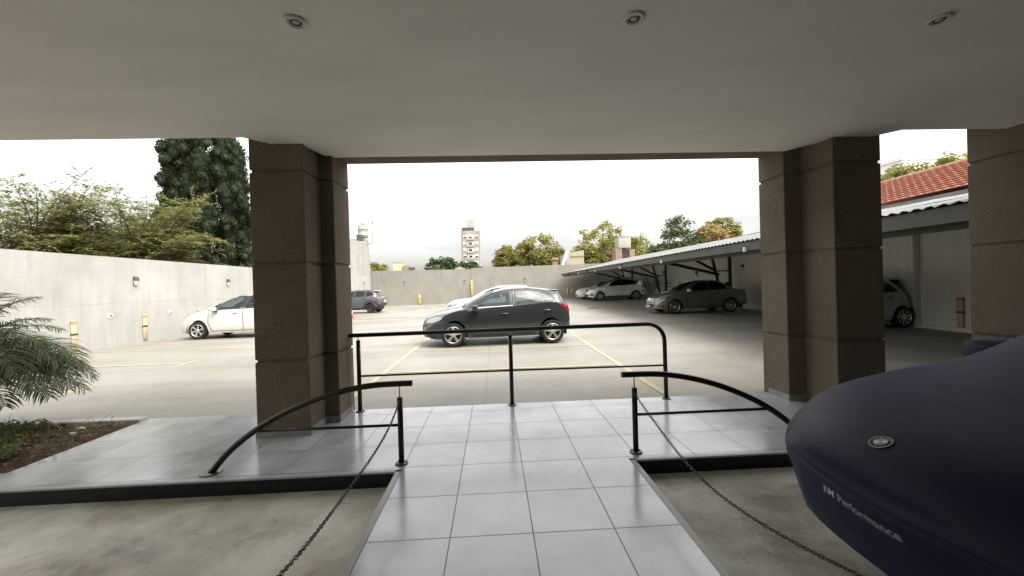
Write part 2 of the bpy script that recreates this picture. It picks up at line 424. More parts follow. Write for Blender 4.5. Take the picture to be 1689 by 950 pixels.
# ------------------------------------------------------------------ mesh helpers
class MB:
    def __init__(s): s.v = []; s.f = []; s.sm = []
    def add(s, vs, fs, smooth=False):
        o = len(s.v); s.v += [tuple(x) for x in vs]
        for f in fs: s.f.append(tuple(i + o for i in f)); s.sm.append(smooth)
        return s
    def box(s, x0, x1, y0, y1, z0, z1, xf=None):
        vs = [Vector(p) for p in ((x0,y0,z0),(x1,y0,z0),(x1,y1,z0),(x0,y1,z0),(x0,y0,z1),(x1,y0,z1),(x1,y1,z1),(x0,y1,z1))]
        if xf: vs = [xf @ p for p in vs]
        return s.add(vs, [(0,3,2,1),(4,5,6,7),(0,1,5,4),(1,2,6,5),(2,3,7,6),(3,0,4,7)])
    def rbox(s, x0, x1, y0, y1, z0, z1, r=0.02, xf=None, seg=2):
        bm = bmesh.new(); bmesh.ops.create_cube(bm, size=1)
        for v in bm.verts:
            v.co = Vector(((x0+x1)/2 + v.co.x*(x1-x0), (y0+y1)/2 + v.co.y*(y1-y0), (z0+z1)/2 + v.co.z*(z1-z0)))
        bmesh.ops.bevel(bm, geom=list(bm.edges), offset=r, segments=seg, affect='EDGES', profile=0.6)
        return s.bm(bm, xf, True)
    def bm(s, bm, xf=None, smooth=False):
        bm.verts.index_update()
        vs = [(xf @ v.co if xf else v.co.copy()) for v in bm.verts]
        s.add(vs, [tuple(v.index for v in f.verts) for f in bm.faces], smooth); bm.free(); return s
    def tube(s, path, r, seg=12, caps=True, smooth=True):
        pts = [Vector(p) for p in path]; n = len(pts)
        rs = r if isinstance(r, (list, tuple)) else [r] * n
        vs = []; fs = []
        t0 = (pts[1] - pts[0]).normalized()
        a = Vector((0,0,1)) if abs(t0.z) < 0.9 else Vector((1,0,0))
        u = t0.cross(a).normalized()
        for i, p in enumerate(pts):
            t = (pts[min(i+1,n-1)] - pts[max(i-1,0)]).normalized()
            u = (u - t * u.dot(t)).normalized(); w = t.cross(u)
            for k in range(seg):
                an = 2*math.pi*k/seg
                vs.append(p + (u*math.cos(an) + w*math.sin(an)) * rs[i])
        for i in range(n-1):
            for k in range(seg):
                k2 = (k+1) % seg
                fs.append((i*seg+k, i*seg+k2, (i+1)*seg+k2, (i+1)*seg+k))
        s.add(vs, fs, smooth)
        if caps:
            o = len(s.v) - len(vs)
            s.f.append(tuple(o+k for k in reversed(range(seg)))); s.sm.append(False)
            s.f.append(tuple(o+(n-1)*seg+k for k in range(seg))); s.sm.append(False)
        return s
    def rod(s, p0, p1, r, seg=10): return s.tube([p0, p1], r, seg)
    def bar(s, p0, p1, w, h):
        """rectangular bar between two points; w across (horizontal), h in the bar's vertical plane"""
        p0, p1 = Vector(p0), Vector(p1); t = (p1-p0).normalized()
        a = Vector((0,0,1)) if abs(t.z) < 0.95 else Vector((0,1,0))
        u = t.cross(a).normalized()*w/2; q = u.normalized().cross(t).normalized()*h/2
        vs = [p0-u-q,p0+u-q,p0+u+q,p0-u+q,p1-u-q,p1+u-q,p1+u+q,p1-u+q]
        return s.add(vs, [(0,3,2,1),(4,5,6,7),(0,1,5,4),(1,2,6,5),(2,3,7,6),(3,0,4,7)])
    def lathe(s, prof, seg=32, xf=None, smooth=True, closed=False):
        """profile of (r, z) round local Z"""
        vs = []; n = len(prof)
        for r, z in prof:
            for k in range(seg):
                an = 2*math.pi*k/seg; p = Vector((r*math.cos(an), r*math.sin(an), z)); vs.append(xf @ p if xf else p)
        fs = []
        for i in range(n if closed else n-1):
            j = (i+1) % n
            for k in range(seg):
                k2 = (k+1) % seg; fs.append((i*seg+k, i*seg+k2, j*seg+k2, j*seg+k))
        return s.add(vs, fs, smooth)
    def prism(s, poly, z0, z1):
        n = len(poly)
        vs = [(x,y,z0) for x,y in poly] + [(x,y,z1) for x,y in poly]
        fs = [tuple(reversed(range(n))), tuple(range(n,2*n))] + [(i,(i+1)%n,n+(i+1)%n,n+i) for i in range(n)]
        return s.add(vs, fs)
    def quad(s, a, b, c, d): return s.add([a,b,c,d], [(0,1,2,3)])
    def mesh(s, name):
        me = bpy.data.meshes.new(name); me.from_pydata(s.v, [], s.f)
        me.polygons.foreach_set('use_smooth', s.sm); me.update(); return me
    def build(s, name, m, parent=None, sharp=None):
        me = s.mesh(name)
        if m: me.materials.append(m)
        if sharp: me.set_sharp_from_angle(angle=R(sharp))
        o = bpy.data.objects.new(name, me); COL.objects.link(o)
        if parent: o.parent = parent
        return o

def tag(o, label, cat, group=None, kind=None):
    if label: o['label'] = label
    if cat: o['category'] = cat
    if group: o['group'] = group
    if kind: o['kind'] = kind
    return o
def thing(name, label, cat, loc=(0,0,0), rz=0.0, group=None):
    o = bpy.data.objects.new(name, None); COL.objects.link(o)
    o.location = loc; o.rotation_euler = (0,0,rz); o.empty_display_size = 0.2
    return tag(o, label, cat, group)
def structure(o): o['kind'] = 'structure'; return o
def copy_tree(o, parent=None):
    c = o.copy(); COL.objects.link(c); c.parent = parent
    for ch in o.children: copy_tree(ch, c)
    return c
def lotz(x, y):      # the lot climbs gently away from the garage, more on the carport side
    return 0.0 if y < 9.5 else min(0.0145, max(0.0, 0.0055 + 0.00088*x)) * (y - 9.5)
def fwy(x): return 39.5 - (x + 11.75) * 0.0758      # far wall line

# ------------------------------------------------------------------ ground, lot, platform
g = MB(); N = 24
xs = [-600,-200,-80,-40,-25,25,40,80,200,600]; ys = [-200,-60,-20,-8.9]
g.quad((-900,-900,-0.30),(900,-900,-0.30),(900,1500,-0.30),(-900,1500,-0.30))
structure(g.build("ground", noisy("town_ground", (0.16,0.15,0.13), (0.24,0.22,0.19), 0.05, 0.95)))
lot = MB()
Ys = [5.19, 7, 9.5] + [9.5 + k*1.5 for k in range(1, 22)]; Xs = [-16 + k*2.0 for k in range(17)]
for a, b in zip(Ys, Ys[1:]):
    for c, d in zip(Xs, Xs[1:]):
        lot.quad((c,a,lotz(c,a)-0.004),(d,a,lotz(d,a)-0.004),(d,b,lotz(d,b)-0.004),(c,b,lotz(c,b)-0.004))
lot.quad((-16,-9.0,-0.004),(-6.6,-9.0,-0.004),(-6.6,5.19,-0.004),(-16,5.19,-0.004))
lot.quad((6.35,2.0,-0.004),(16,2.0,-0.004),(16,5.19,-0.004),(6.35,5.19,-0.004))
structure(lot.build("parking_lot", M['lot']))
gf = MB()
gf.quad((-6.6,-8.8,-0.125),(-0.85,-8.8,-0.125),(-0.85,3.43,-0.125),(-6.6,3.43,-0.125))
gf.quad((1.16,-8.8,-0.125),(6.4,-8.8,-0.125),(6.4,3.43,-0.125),(1.16,3.43,-0.125))
structure(gf.build("garage_floor", M['garage']))
pf = MB()
pf.prism([(-0.80,-8.8),(1.11,-8.8),(1.11,3.41),(6.35,3.41),(6.35,5.18),(-4.27,5.18),(-4.27,3.72),(-6.6,3.72),(-6.6,3.41),(-0.80,3.41)], -0.2, 0.0)
structure(pf.build("tiled_platform", M['tile']))
rs = MB()
rs.box(-6.6,-0.85,3.37,3.408,-0.2,-0.012); rs.box(1.16,6.34,3.37,3.408,-0.2,-0.012)
structure(rs.build("platform_riser", M['granite']))
ws = MB()
ws.box(-0.846,-0.802,-8.8,3.366,-0.2,0.003); ws.box(1.112,1.156,-8.8,3.366,-0.2,0.003)
ws.box(-6.6,-0.85,3.366,3.409,-0.0115,0.003); ws.box(1.16,6.34,3.366,3.409,-0.0115,0.003)
structure(ws.build("platform_edge_trim", M['trim']))

mk = MB()
def line(x0,y0,x1,y1,w=0.09):
    d = Vector((x1-x0,y1-y0)); n = max(1, int(d.length/0.9)); p = Vector((-d.y,d.x)).normalized()*w/2
    for i in range(n):
        a = Vector((x0,y0))+d*i/n; b = Vector((x0,y0))+d*(i+1)/n
        q = [a-p,b-p,b+p,a+p]
        mk.quad(*[(c.x,c.y,lotz(c.x,c.y)+0.003) for c in q])
line(-2.02,5.35,-1.98,12.6); line(2.25,5.30,2.34,12.6)
line(-1.94,9.93,2.28,9.90); line(-1.95,7.42,2.22,7.38); line(-1.94,12.55,2.30,12.5)
for y in (6.9,9.3,11.75,14.2,16.65,19.1,21.5): line(-11.5,y,-6.86,y-0.02,0.08); line(-6.8,y-0.34,-6.82,y+0.34,0.08)
for y in (9.1,11.55,14.0,16.5,19.0,21.5,24.0,26.5,29.0,31.5,34.0): line(6.86,y,11.8,y,0.08); line(6.8,y-0.34,6.8,y+0.34,0.08)
for x in (-9.6,-7.1,-4.6,-2.1,0.4,2.9,5.4): line(x,34.2,x,38.4,0.08); line(x-0.34,34.1,x+0.34,34.1,0.08)
structure(mk.build("bay_marking", M['yline']))
mh = MB(); mh.box(5.3,5.85,22.5,23.05,lotz(5.5,22.8)-0.02,lotz(5.5,22.8)+0.012)
tag(mh.build("drain_cover", M['fascia']), "flat dark drain cover set in the lot floor", "drain cover")

# ------------------------------------------------------------------ building over the garage
bld = thing("apartment_building", "apartment building overhead whose flat white ceiling covers the garage", "building", (0,0,0))
cl = MB()
cl.prism([(-6.6,-8.9),(6.9,-8.9),(6.9,4.15),(4.42,4.15),(4.26,4.34),(3.9,4.34),(3.6,4.8),(-1.87,4.8),(-1.98,4.34),(-2.27,4.34),(-2.44,4.15),(-6.6,4.15)], 3.05, 3.30)
cl.build("ceiling", M['ceil'], bld)
lb = MB(); lb.box(-1.9,3.6,4.803,5.24,3.105,3.34); lb.build("lintel_beam", M['stucco'], bld)
uf = MB(); uf.box(-6.6,6.9,-8.9,4.75,3.301,4.5); uf.build("upper_storeys", M['facade'], bld)
sky_blk = MB(); sky_blk.box(6.91,12.6,-8.9,2.6,-0.3,6.0); sky_blk.build("sky_blocker_right", M['facade'], bld)  # unseen mass added to block sky and sun from the near carport
bw = MB(); bw.box(-6.6,6.9,-9.0,-8.82,-0.3,3.3); bw.build("back_wall", M['back'], bld)
sw = MB(); sw.box(6.36,6.6,-8.8,3.28,-0.3,3.3); sw.build("side_wall", M['back'], bld)

def shaft(mb, x0, x1, y0, y1, zt=3.28):
    gr = (0.79, 1.81, 2.77); z = -0.01
    for gz in gr:
        mb.rbox(x0,x1,y0,y1,z,gz-0.014,0.008,None,1)
        mb.box(x0+0.018,x1-0.018,y0+0.018,y1-0.018,gz-0.02,gz+0.02)
        z = gz+0.014
    mb.rbox(x0,x1,y0,y1,z,zt,0.008,None,1)
def flat(o):
    for p in o.data.polygons: p.use_smooth = False
    return o
def skirt(mb, x0, x1, y0, y1, h=0.075):
    t = 0.009
    mb.box(x0-t,x1+t,y0-t,y1+t,0.001,h)
p1 = thing("stucco_pillar", "brown stucco pillar on the left with the straight handrail fixed to it", "pillar", (0,0,0), 0, "brown stucco pillars")
a = MB(); shaft(a,-2.5,-1.95,4.335,5.10); flat(a.build("outer_shaft", M['stucco'], p1))
a = MB(); shaft(a,-2.30,-1.80,4.74,5.24); flat(a.build("inner_shaft", M['stucco'], p1))
a = MB(); skirt(a,-2.5,-1.95,4.335,4.7); skirt(a,-2.2,-1.80,4.74,5.15,0.07); a.build("skirting", M['skirt'], p1)
p2 = thing("stucco_pillar", "brown stucco pillar right of the walkway, behind the covered car's nose", "pillar", (0,0,0), 0, "brown stucco pillars")
a = MB(); shaft(a,3.80,4.36,4.335,5.10); flat(a.build("outer_shaft", M['stucco'], p2))
a = MB(); shaft(a,3.58,4.10,4.80,5.27); flat(a.build("inner_shaft", M['stucco'], p2))
a = MB(); skirt(a,3.80,4.36,4.335,4.7); skirt(a,3.58,4.10,4.80,5.15,0.07); a.build("skirting", M['skirt'], p2)
p3 = thing("stucco_pillar", "brown stucco pillar at the right edge, lit on its broad side", "pillar", (0,0,0), 0, "brown stucco pillars")
a = MB(); shaft(a,5.6,6.34,3.29,4.52); flat(a.build("shaft", M['stucco'], p3))

def downlight(x, y, label):
    o = thing("ceiling_downlight", label, "downlight", (x,y,3.05), 0, "round ceiling downlights")
    a = MB(); a.lathe([(0.060,-0.004),(0.061,-0.008),(0.058,-0.012),(0.043,-0.014),(0.040,-0.009),(0.0385,-0.002)], 40); a.lathe([(0.055,-0.004),(0.055,0.0)],24); a.build("trim_ring", M['dtrim'], o)
    a = MB(); a.lathe([(0.0385,-0.005),(0.036,-0.011),(0.0335,-0.011),(0.031,-0.0015),(0.001,-0.0015)], 40); a.build("inner_ring", M['dtrim'], o)
    a = MB(); a.lathe([(0.0308,-0.002),(0.0305,-0.0100),(0.029,-0.0100),(0.028,-0.002),(0.001,-0.0025)], 32); a.build("dark_baffle", M['dark'], o)
    a = MB(); a.lathe([(0.023,-0.003),(0.022,-0.008),(0.012,-0.012),(0.001,-0.0125)], 28); a.build("bulb", M['bulb'], o)
    return o
downlight(-1.085,2.38,"round white downlight in the ceiling, above the left chain")
downlight(0.87,2.345,"round white downlight in the ceiling, the middle of three")
downlight(2.76,2.35,"round white downlight in the ceiling, above the covered car")

# ------------------------------------------------------------------ railings, hoops, chains
def base_plate(parent, p, r=0.055):
    a = MB(); a.lathe([(0.001,0.014),(r*0.8,0.013),(r,0.006),(r,0.0)], 24, Matrix.Translation(p))
    for k in range(3):
        an = 2*math.pi*k/3+0.4
        a.lathe([(0.008,0.013),(0.008,0.020),(0.001,0.021)], 8, Matrix.Translation(Vector(p)+Vector((r*0.72*math.cos(an),r*0.72*math.sin(an),0))))
    return a.build("base_plate", M['plate'], parent)
rl = thing("handrail", "straight black steel handrail across the end of the tiled platform", "handrail", (0,0,0))
path = [(-1.83,5.1,0.945),(1.95,5.1,0.965)]
for k in range(1,9):
    an = math.pi/2*k/8; path.append((1.95+0.22*math.sin(an),5.1,0.745+0.22*math.cos(an)))
path.append((2.175,5.1,0.01))
a = MB(); a.tube(path, 0.026, 14); tr_ = a.build("top_rail", M['black'], rl); base_plate(tr_, (2.175,5.1,0.0))
for x, h in ((-1.69,0.885),(0.195,0.895)):
    a = MB(); a.rod((x,5.1,0.0),(x,5.1,h),0.025,14); q = a.build("post", M['black'], rl); base_plate(q,(x,5.1,0.0))
    a = MB(); a.rod((x,5.1,h-0.01),(x,5.1,0.945),0.006,8); a.build("stem", M['stain'], q)
a = MB(); a.rod((-1.67,5.1,0.44),(0.172,5.1,0.44),0.0125,10); a.build("mid_rail", M['black'], rl)
a = MB(); a.rod((0.218,5.1,0.44),(2.15,5.1,0.43),0.0125,10); a.build("mid_rail", M['black'], rl)

def hoop(xp, sgn, label):
    """curved rail that falls from the post away from the walkway"""
    o = thing("hoop_rail", label, "railing", (xp,3.52,0), 0, "curved hoop rails by the walkway")
    pts = []
    ctrl = [(-0.11,0.690),(0.02,0.690),(0.17,0.687),(0.30,0.675),(0.46,0.648),(0.62,0.608),(0.78,0.556),(0.94,0.490),(1.10,0.412),(1.24,0.325),(1.37,0.228),(1.48,0.125),(1.585,0.0)]
    for i, (x,z) in enumerate(ctrl): pts.append(Vector((sgn*x,0,z)))
    dense = []
    for i in range(len(pts)-1):
        for k in range(3):
            t = k/3; p0 = pts[max(i-1,0)]; p1_ = pts[i]; p2_ = pts[i+1]; p3_ = pts[min(i+2,len(pts)-1)]
            dense.append(0.5*((2*p1_)+(p2_-p0)*t+(2*p0-5*p1_+4*p2_-p3_)*t*t+(3*p1_-p0-3*p2_+p3_)*t**3))
    dense.append(pts[-1])
    a = MB(); a.tube(dense, 0.0255, 14); cr_ = a.build("curved_rail", M['black'], o); 
    fp = MB(); fp.lathe([(0.001,0.010),(0.075,0.009),(0.085,0.004),(0.085,0.0)], 26, Matrix.Translation((sgn*1.585,0,0))); fp.build("foot_plate", M['plate'], cr_)
    a = MB(); a.rod((0,0,0),(0,0,0.575),0.0235,14); q = a.build("post", M['black'], o); base_plate(q,(0,0,0))
    a = MB(); a.rod((0,0,0.57),(0,0,0.675),0.0055,8); a.build("stem", M['stain'], q)
    a = MB(); a.rod((sgn*0.02,0,0.335),(sgn*1.215,0,0.335),0.0125,10); a.build("mid_rail", M['black'], o)
    return o
hoop(-0.83,-1,"curved black hoop rail left of the walkway, in front of the dark pillar")
hoop(1.215,1,"curved black hoop rail right of the walkway, running to the covered car")

def chain(x, y0, z0, y1, z1, sag, label):
    o = thing("barrier_chain", label, "chain", (x,0,0), 0, "chains along the walkway")
    n = 128; P = []
    for i in range(n+1):
        t = i/n; y = y0+(y1-y0)*t; z = z0+(z1-z0)*t - sag*4*t*(1-t)
        P.append(Vector((0.012*math.sin(t*9),y,z)))
    a = MB(); seg, ms = 14, 6
    L, Wd, r = 0.030, 0.0080, 0.0023
    for i in range(n):
        c = (P[i]+P[i+1])/2; t = (P[i+1]-P[i]).normalized(); length = (P[i+1]-P[i]).length
        s_ = Vector((1,0,0)); u = (s_-t*s_.dot(t)).normalized(); w = t.cross(u)
        if i % 2: u, w = w, -u
        an0 = random.uniform(-0.35,0.35)+0.55; u2 = u*math.cos(an0)+w*math.sin(an0); w2 = t.cross(u2)
        hl = length*0.68
        vs = []; fs = []
        for k in range(seg):
            an = 2*math.pi*k/seg
            px = math.cos(an); py = math.sin(an)
            ctr = c + t*(hl*px*0.82 + (hl*0.18 if px > 0 else -hl*0.18)) + u2*(Wd*py)
            d = (t*px*0.6+u2*py).normalized()
            for m_ in range(ms):
                b = 2*math.pi*m_/ms; vs.append(ctr + d*r*math.cos(b) + w2*r*math.sin(b))
        for k in range(seg):
            for m_ in range(ms):
                fs.append((k*ms+m_, k*ms+(m_+1)%ms, ((k+1)%seg)*ms+(m_+1)%ms, ((k+1)%seg)*ms+m_))
        a.add(vs, fs, True)
    a.build("links", M['chain'], o)
    a = MB(); a.rod((0,y1-0.03,0),(0,y1-0.03,0.6),0.0235,12); a.build("anchor_post", M['black'], o)
    return o
chain(-0.825,3.49,0.555,1.08,0.56,0.165,"dark steel link chain hanging from the left hoop rail towards the viewer")
chain(1.205,3.49,0.53,1.08,0.56,0.215,"dark steel link chain hanging from the right hoop rail beside the covered car")

# ------------------------------------------------------------------ planter and palm
bed = MB(); nx, ny = 60, 40
vs = []; fs = []
for j in range(ny+1):
    for i in range(nx+1):
        x = -6.6+(2.33)*i/nx; y = 3.73+(5.04-3.73)*j/ny
        e = min(1, min(i, nx-i, j, ny-j)/5)
        z = -0.05 + e*(0.055+0.03*math.sin(x*3.1)*math.sin(y*4.2)+random.uniform(-0.014,0.016))
        vs.append((x,y,z))
for j in range(ny):
    for i in range(nx):
        k = j*(nx+1)+i; fs.append((k,k+1,k+nx+2,k+nx+1))
bed.add(vs, fs, True)
structure(bed.build("planter_soil", M['soil']))
kb = MB(); kb.rbox(-6.6,-4.275,5.045,5.175,-0.15,0.035,0.012)
structure(kb.build("planter_kerb", M['kerb']))

def leafquads(mb, c, n, spread, size, flat=0.5, droop=0.0, aspect=2.0):
    for _ in range(n):
        while True:
            d = Vector((random.uniform(-1,1),random.uniform(-1,1),random.uniform(-1,1)))
            if d.length < 1: break
        p = Vector(c)+Vector((d.x*spread[0],d.y*spread[1],d.z*spread[2]))
        s_ = size*random.uniform(0.6,1.35)
        az = random.uniform(0,2*math.pi); t = Vector((math.cos(az),math.sin(az),random.uniform(-flat,flat)-droop)).normalized()
        u = t.cross(Vector((random.uniform(-1,1),random.uniform(-1,1),random.uniform(-0.3,1)))).normalized()
        a_ = t*s_/2; b_ = u*s_/2/aspect
        mb.add([p-a_, p-b_+a_*0.1, p+a_, p+b_+a_*0.1], [(0,1,2,3)])
    return mb
wd = MB()
for _ in range(1500):
    # weeds thick along the near edge and the back left, bare soil between
    r = random.random()
    if r < 0.70: x = -6.5+random.random()**0.8*1.95; y = 3.76+abs(random.gauss(0,0.30))*(1.0 if x < -4.8 else 0.5)
    elif r < 0.86: x = -6.5+random.random()*1.3; y = 4.95-abs(random.gauss(0,0.12))
    else: x = random.uniform(-6.4,-4.35); y = random.uniform(3.8,4.95)
    y = min(max(y,3.74),5.02); x = min(x,-4.29)
    hgt = random.uniform(0.025,0.09) if r < 0.82 else 0.02
    leafquads(wd,(x,y,0.02+hgt*0.6),random.randint(7,15) if r < .82 else 4,(0.06,0.06,hgt),0.042,0.8,0,2.6)
tag(wd.build("weeds", M['weed']), "low green weeds growing over the planter soil", "weeds", kind='stuff')
lt = MB()
for _ in range(260):
    leafquads(lt,(random.uniform(-6.4,-4.3),random.uniform(3.75,5.0),0.045),1,(0.02,0.02,0.012),0.055,0.3,0,1.9)
for _ in range(60):
    x,y = random.uniform(-6.2,-4.25),random.uniform(3.72,5.1); an = random.uniform(0,3.1); l_ = random.uniform(0.05,0.16)
    lt.tube([(x,y,0.04),(x+l_*math.cos(an)*.5,y+l_*math.sin(an)*.5,0.05+random.random()*0.05),(x+l_*math.cos(an),y+l_*math.sin(an),0.045+random.random()*0.1)],0.0025,5)
tag(lt.build("leaf_litter", M['litter']), "dry leaves and twigs scattered on the planter soil", "leaf litter", kind='stuff')
def rock(name, c, r, label):
    bm = bmesh.new(); bmesh.ops.create_icosphere(bm, subdivisions=2, radius=1)
    for v in bm.verts: v.co = Vector((v.co.x*r[0],v.co.y*r[1],v.co.z*r[2]))*random.uniform(0.85,1.12)
    a = MB(); a.bm(bm, Matrix.Translation(c), True)
    return tag(a.build(name, M['stone']), label, "stone", "pale stones in the planter")
rock("stone",(-5.72,4.93,0.03),(0.10,0.06,0.045),"largest pale stone at the left edge of the planter bed")
rock("stone",(-4.62,4.62,0.03),(0.035,0.03,0.02),"small pale stone on bare soil near the platform tiles")
rock("stone",(-4.70,4.80,0.03),(0.045,0.03,0.02),"flat pale stone on bare soil near the kerb")
rock("stone",(-5.26,4.98,0.04),(0.12,0.04,0.03),"long pale stone lying against the planter kerb")

palm = thing("palm_tree", "small feathery palm leaning out of the planter at the left edge", "palm", (-5.95,4.72,0.06))
a = MB(); a.tube([(0,0,-0.05),(0.02,0,0.25),(0.05,0.0,0.55),(0.06,0,0.72)],[0.10,0.085,0.075,0.05],12); a.build("trunk", M['bark'], palm)
def frond(az, el, length, droop, n=44):
    P = []; p = Vector((0.06,0,0.70)); e = el
    st = 22
    for i in range(st+1):
        P.append(p.copy()); t = i/st
        e = el - droop*(t**1.35)
        p = p + Vector((math.cos(az)*math.cos(e),math.sin(az)*math.cos(e),math.sin(e)))*(length/st)
    a = MB(); a.tube(P,[0.010*(1-0.85*i/st)+0.0012 for i in range(st+1)],6)
    o = a.build("frond", M['palm'], palm)
    b = MB()
    for i in range(n):
        t = 0.10+0.90*(i+0.5)/n; f = t*st; k = min(int(f),st-1); q = P[k].lerp(P[k+1],f-k); tg = (P[k+1]-P[k]).normalized()
        side = tg.cross(Vector((0,0,1))).normalized(); upv = side.cross(tg)
        ll = 0.33*length*(math.sin(math.pi*min(1,t*0.92+0.06))**0.6)*random.uniform(0.85,1.1)
        for sg in (-1,1):
            d = (side*sg*0.85 + tg*(0.35+0.5*t) + upv*random.uniform(-0.05,0.35)).normalized()
            pts = []; pp = q.copy(); dd = d.copy()
            for s_ in range(4):
                pts.append(pp.copy()); pp = pp+dd*ll/3; dd = (dd+Vector((random.uniform(-.12,.12),random.uniform(-.12,.12),-0.34-0.25*random.random()))).normalized()
            wv = tg.cross(d).cross(d).normalized()
            vs = []
            for s_, pt in enumerate(pts):
                w_ = 0.0065*(0.6,1.0,0.8,0.08)[s_]
                vs += [pt-wv*w_, pt+wv*w_]
            b.add(vs,[(0,1,3,2),(2,3,5,4),(4,5,7,6)],True)
    b.build("leaflets", M['palm'], o)
rnd = random.Random(11)
for k in range(30):
    az = k*2.399+rnd.uniform(-0.2,0.2)
    el = R(86-66*(k/30)**0.9+rnd.uniform(-8,8))
    frond(az, el, rnd.uniform(0.9,1.12), R(95+30*rnd.random())*(0.75+0.35*(k/30)))
for az,el,ln,dr in ((0.10,36,1.28,104),(-0.22,28,1.30,98),(0.42,26,1.26,96),(-0.5,40,1.26,108),(0.0,48,1.28,120),(-0.12,16,1.24,80),(0.3,12,1.2,74),(-0.42,12,1.18,72),(0.0,24,1.32,92),(-0.65,22,1.2,88),(0.6,22,1.2,86),(0.2,44,1.3,112),(-0.35,46,1.3,116)):
    frond(az,R(el),ln,R(dr),52)

# ------------------------------------------------------------------ boundary walls
wl = MB()
v = [(-11.95,-9.0),(-11.70,-9.0),(-11.70,39.45),(-11.95,39.45)]
wl.add([(x,y,-0.3) for x,y in v]+[(x,y,2.74+0.0035*(y-8)) for x,y in v],[(3,2,1,0),(4,5,6,7),(0,1,5,4),(1,2,6,5),(2,3,7,6),(3,0,4,7)])
tag(wl.build("boundary_wall", M['wwall']), "long white rendered boundary wall along the left side of the lot", "wall")
nb = thing("neighbour_building", "bare grey rendered building rising past the end of the white wall", "building", (0,0,0))
a = MB(); xf_, xb_ = -11.73, -16.5
a.add([(xb_,32.5,-0.3),(xf_,32.5,2.5),(xf_,39.65,2.5),(xb_,39.65,-0.3),(xb_,32.5,5.7),(xf_,32.5,5.5),(xf_,37.93,6.07),(xb_,37.93,6.1),(xf_,37.93,6.26),(xb_,37.93,6.3),(xf_,39.1,6.34),(xb_,39.1,6.34),(xf_,39.55,3.44),(xb_,39.55,3.44)],
    [(0,1,5,4),(1,2,12,10,8,6,5),(4,5,6,7),(7,6,8,9),(9,8,10,11),(11,10,12,13),(13,12,2,3),(0,4,7,9,11,13,3),(0,3,2,1)])
a.box(-11.729,-11.715,36.3,36.33,2.9,6.0)
a.build("upper_wall", M['nwall'], nb)
a = MB(); a.box(-12.15,-11.76,37.05,37.9,6.08,6.55); a.build("tank_support", M['fascia'], nb)
t = thing("water_tank", "grey lidded water tank on top of the bare rendered building", "water tank", (-12.0,38.45,6.42))
a = MB(); k_ = 1.22; a.lathe([(r_*k_,z_*k_) for r_,z_ in [(0.33,0),(0.36,0.02),(0.36,0.16),(0.375,0.18),(0.375,0.21),(0.36,0.23),(0.36,0.62),(0.375,0.64),(0.375,0.68),(0.36,0.70),(0.36,0.88),(0.33,0.95),(0.10,1.0),(0.001,1.0)]],28); a.build("body", M['gtank'], t)
a = MB(); a.lathe([(0.10,1.21),(0.10,1.27),(0.22,1.28),(0.22,1.33),(0.001,1.35)],20); a.build("lid", M['gtank'], t)
vp = MB(); vp.tube([(-11.70,38.8,5.85),(-11.35,38.8,5.98),(-11.22,38.8,6.2),(-11.21,38.8,7.85)],0.04,10); vp.lathe([(0.04,0),(0.11,0.04),(0.11,0.08),(0.001,0.13)],14,Matrix.Translation((-11.21,38.8,7.85)))
tag(vp.build("vent_pipe", M['nwall']), "thin capped vent pipe rising beside the grey water tank", "vent pipe")

def slanted_wall(name, x0, x1, dy, z0, z1, th, m, label):
    a = MB(); y0, y1 = fwy(x0)+dy, fwy(x1)+dy
    v = [(x0,y0),(x1,y1),(x1,y1+th),(x0,y0+th)]; zz = (z0,z1,z1,z0)
    a.add([(x,y,-0.3) for x,y in v]+[(v[i][0],v[i][1],zz[i]) for i in range(4)],[(3,2,1,0),(4,5,6,7),(0,1,5,4),(1,2,6,5),(2,3,7,6),(3,0,4,7)])
    return tag(a.build(name, m), label, "wall")
slanted_wall("boundary_wall",-11.69,-2.06,0.0,3.36,3.25,0.22,M['gwall'],"grey rendered far wall from the bare building to the joint behind the dark hatchback")
slanted_wall("boundary_wall",-2.06,11.97,-0.06,3.36,3.44,0.22,M['gwall'],"grey rendered far wall on the right, running behind the carport's parked cars")
rw = MB(); rw.box(11.98,12.22,2.0,38.2,-0.3,3.42); rw.box(11.78,11.977,10.85,11.22,-0.3,3.1); rw.box(11.86,11.977,2.0,10.84,-0.3,0.10); rw.box(11.86,11.977,11.23,30,-0.3,0.13)
tag(rw.build("boundary_wall", M['lwall']), "pale side wall under the carport roof with a concrete pier", "wall")

# wall lamps
def wall_lamp(p, face, label):
    o = thing("wall_lamp", label, "wall lamp", p, face, "small hooded wall lamps")
    # local: wall at y=0, lamp projects to -y
    a = MB(); a.rbox(-0.075,0.075,-0.022,0.0,-0.15,0.15,0.01,None,1)
    prof = []
    n = 12
    for i in range(n+1):
        an = math.pi*i/n; prof.append((-math.cos(an)*0.095,-0.02-math.sin(an)*0.11))
    vs = [(x,y,0.02) for x,y in prof]+[(x*0.75,y*0.72,0.14) for x,y in prof]
    fs = [(i,i+1,n+2+i,n+1+i) for i in range(n)]+[tuple(range(n+1,2*n+2))]+[tuple(reversed(range(n+1)))]
    a.add(vs,fs); a.build("housing", M['housing'], o)
    b = MB(); vs = [(x*0.86,y*0.86,0.018) for x,y in prof]+[(x*0.55,y*0.5,-0.13) for x,y in prof]
    b.add(vs,fs[:n]+[tuple(range(n+1,2*n+2))]); b.build("lens", M['lens'], o)
    return o
wall_lamp((-11.70,13.82,2.02),R(90),"hooded wall lamp on the white wall, above the number 34 plaque")
wall_lamp((-11.70,18.45,2.03),R(90),"hooded wall lamp on the white wall, above the white hatchback")
wall_lamp((-11.70,37.3,2.1),R(90),"hooded wall lamp on the painted base of the bare grey building")
fa = -math.atan(0.0758)
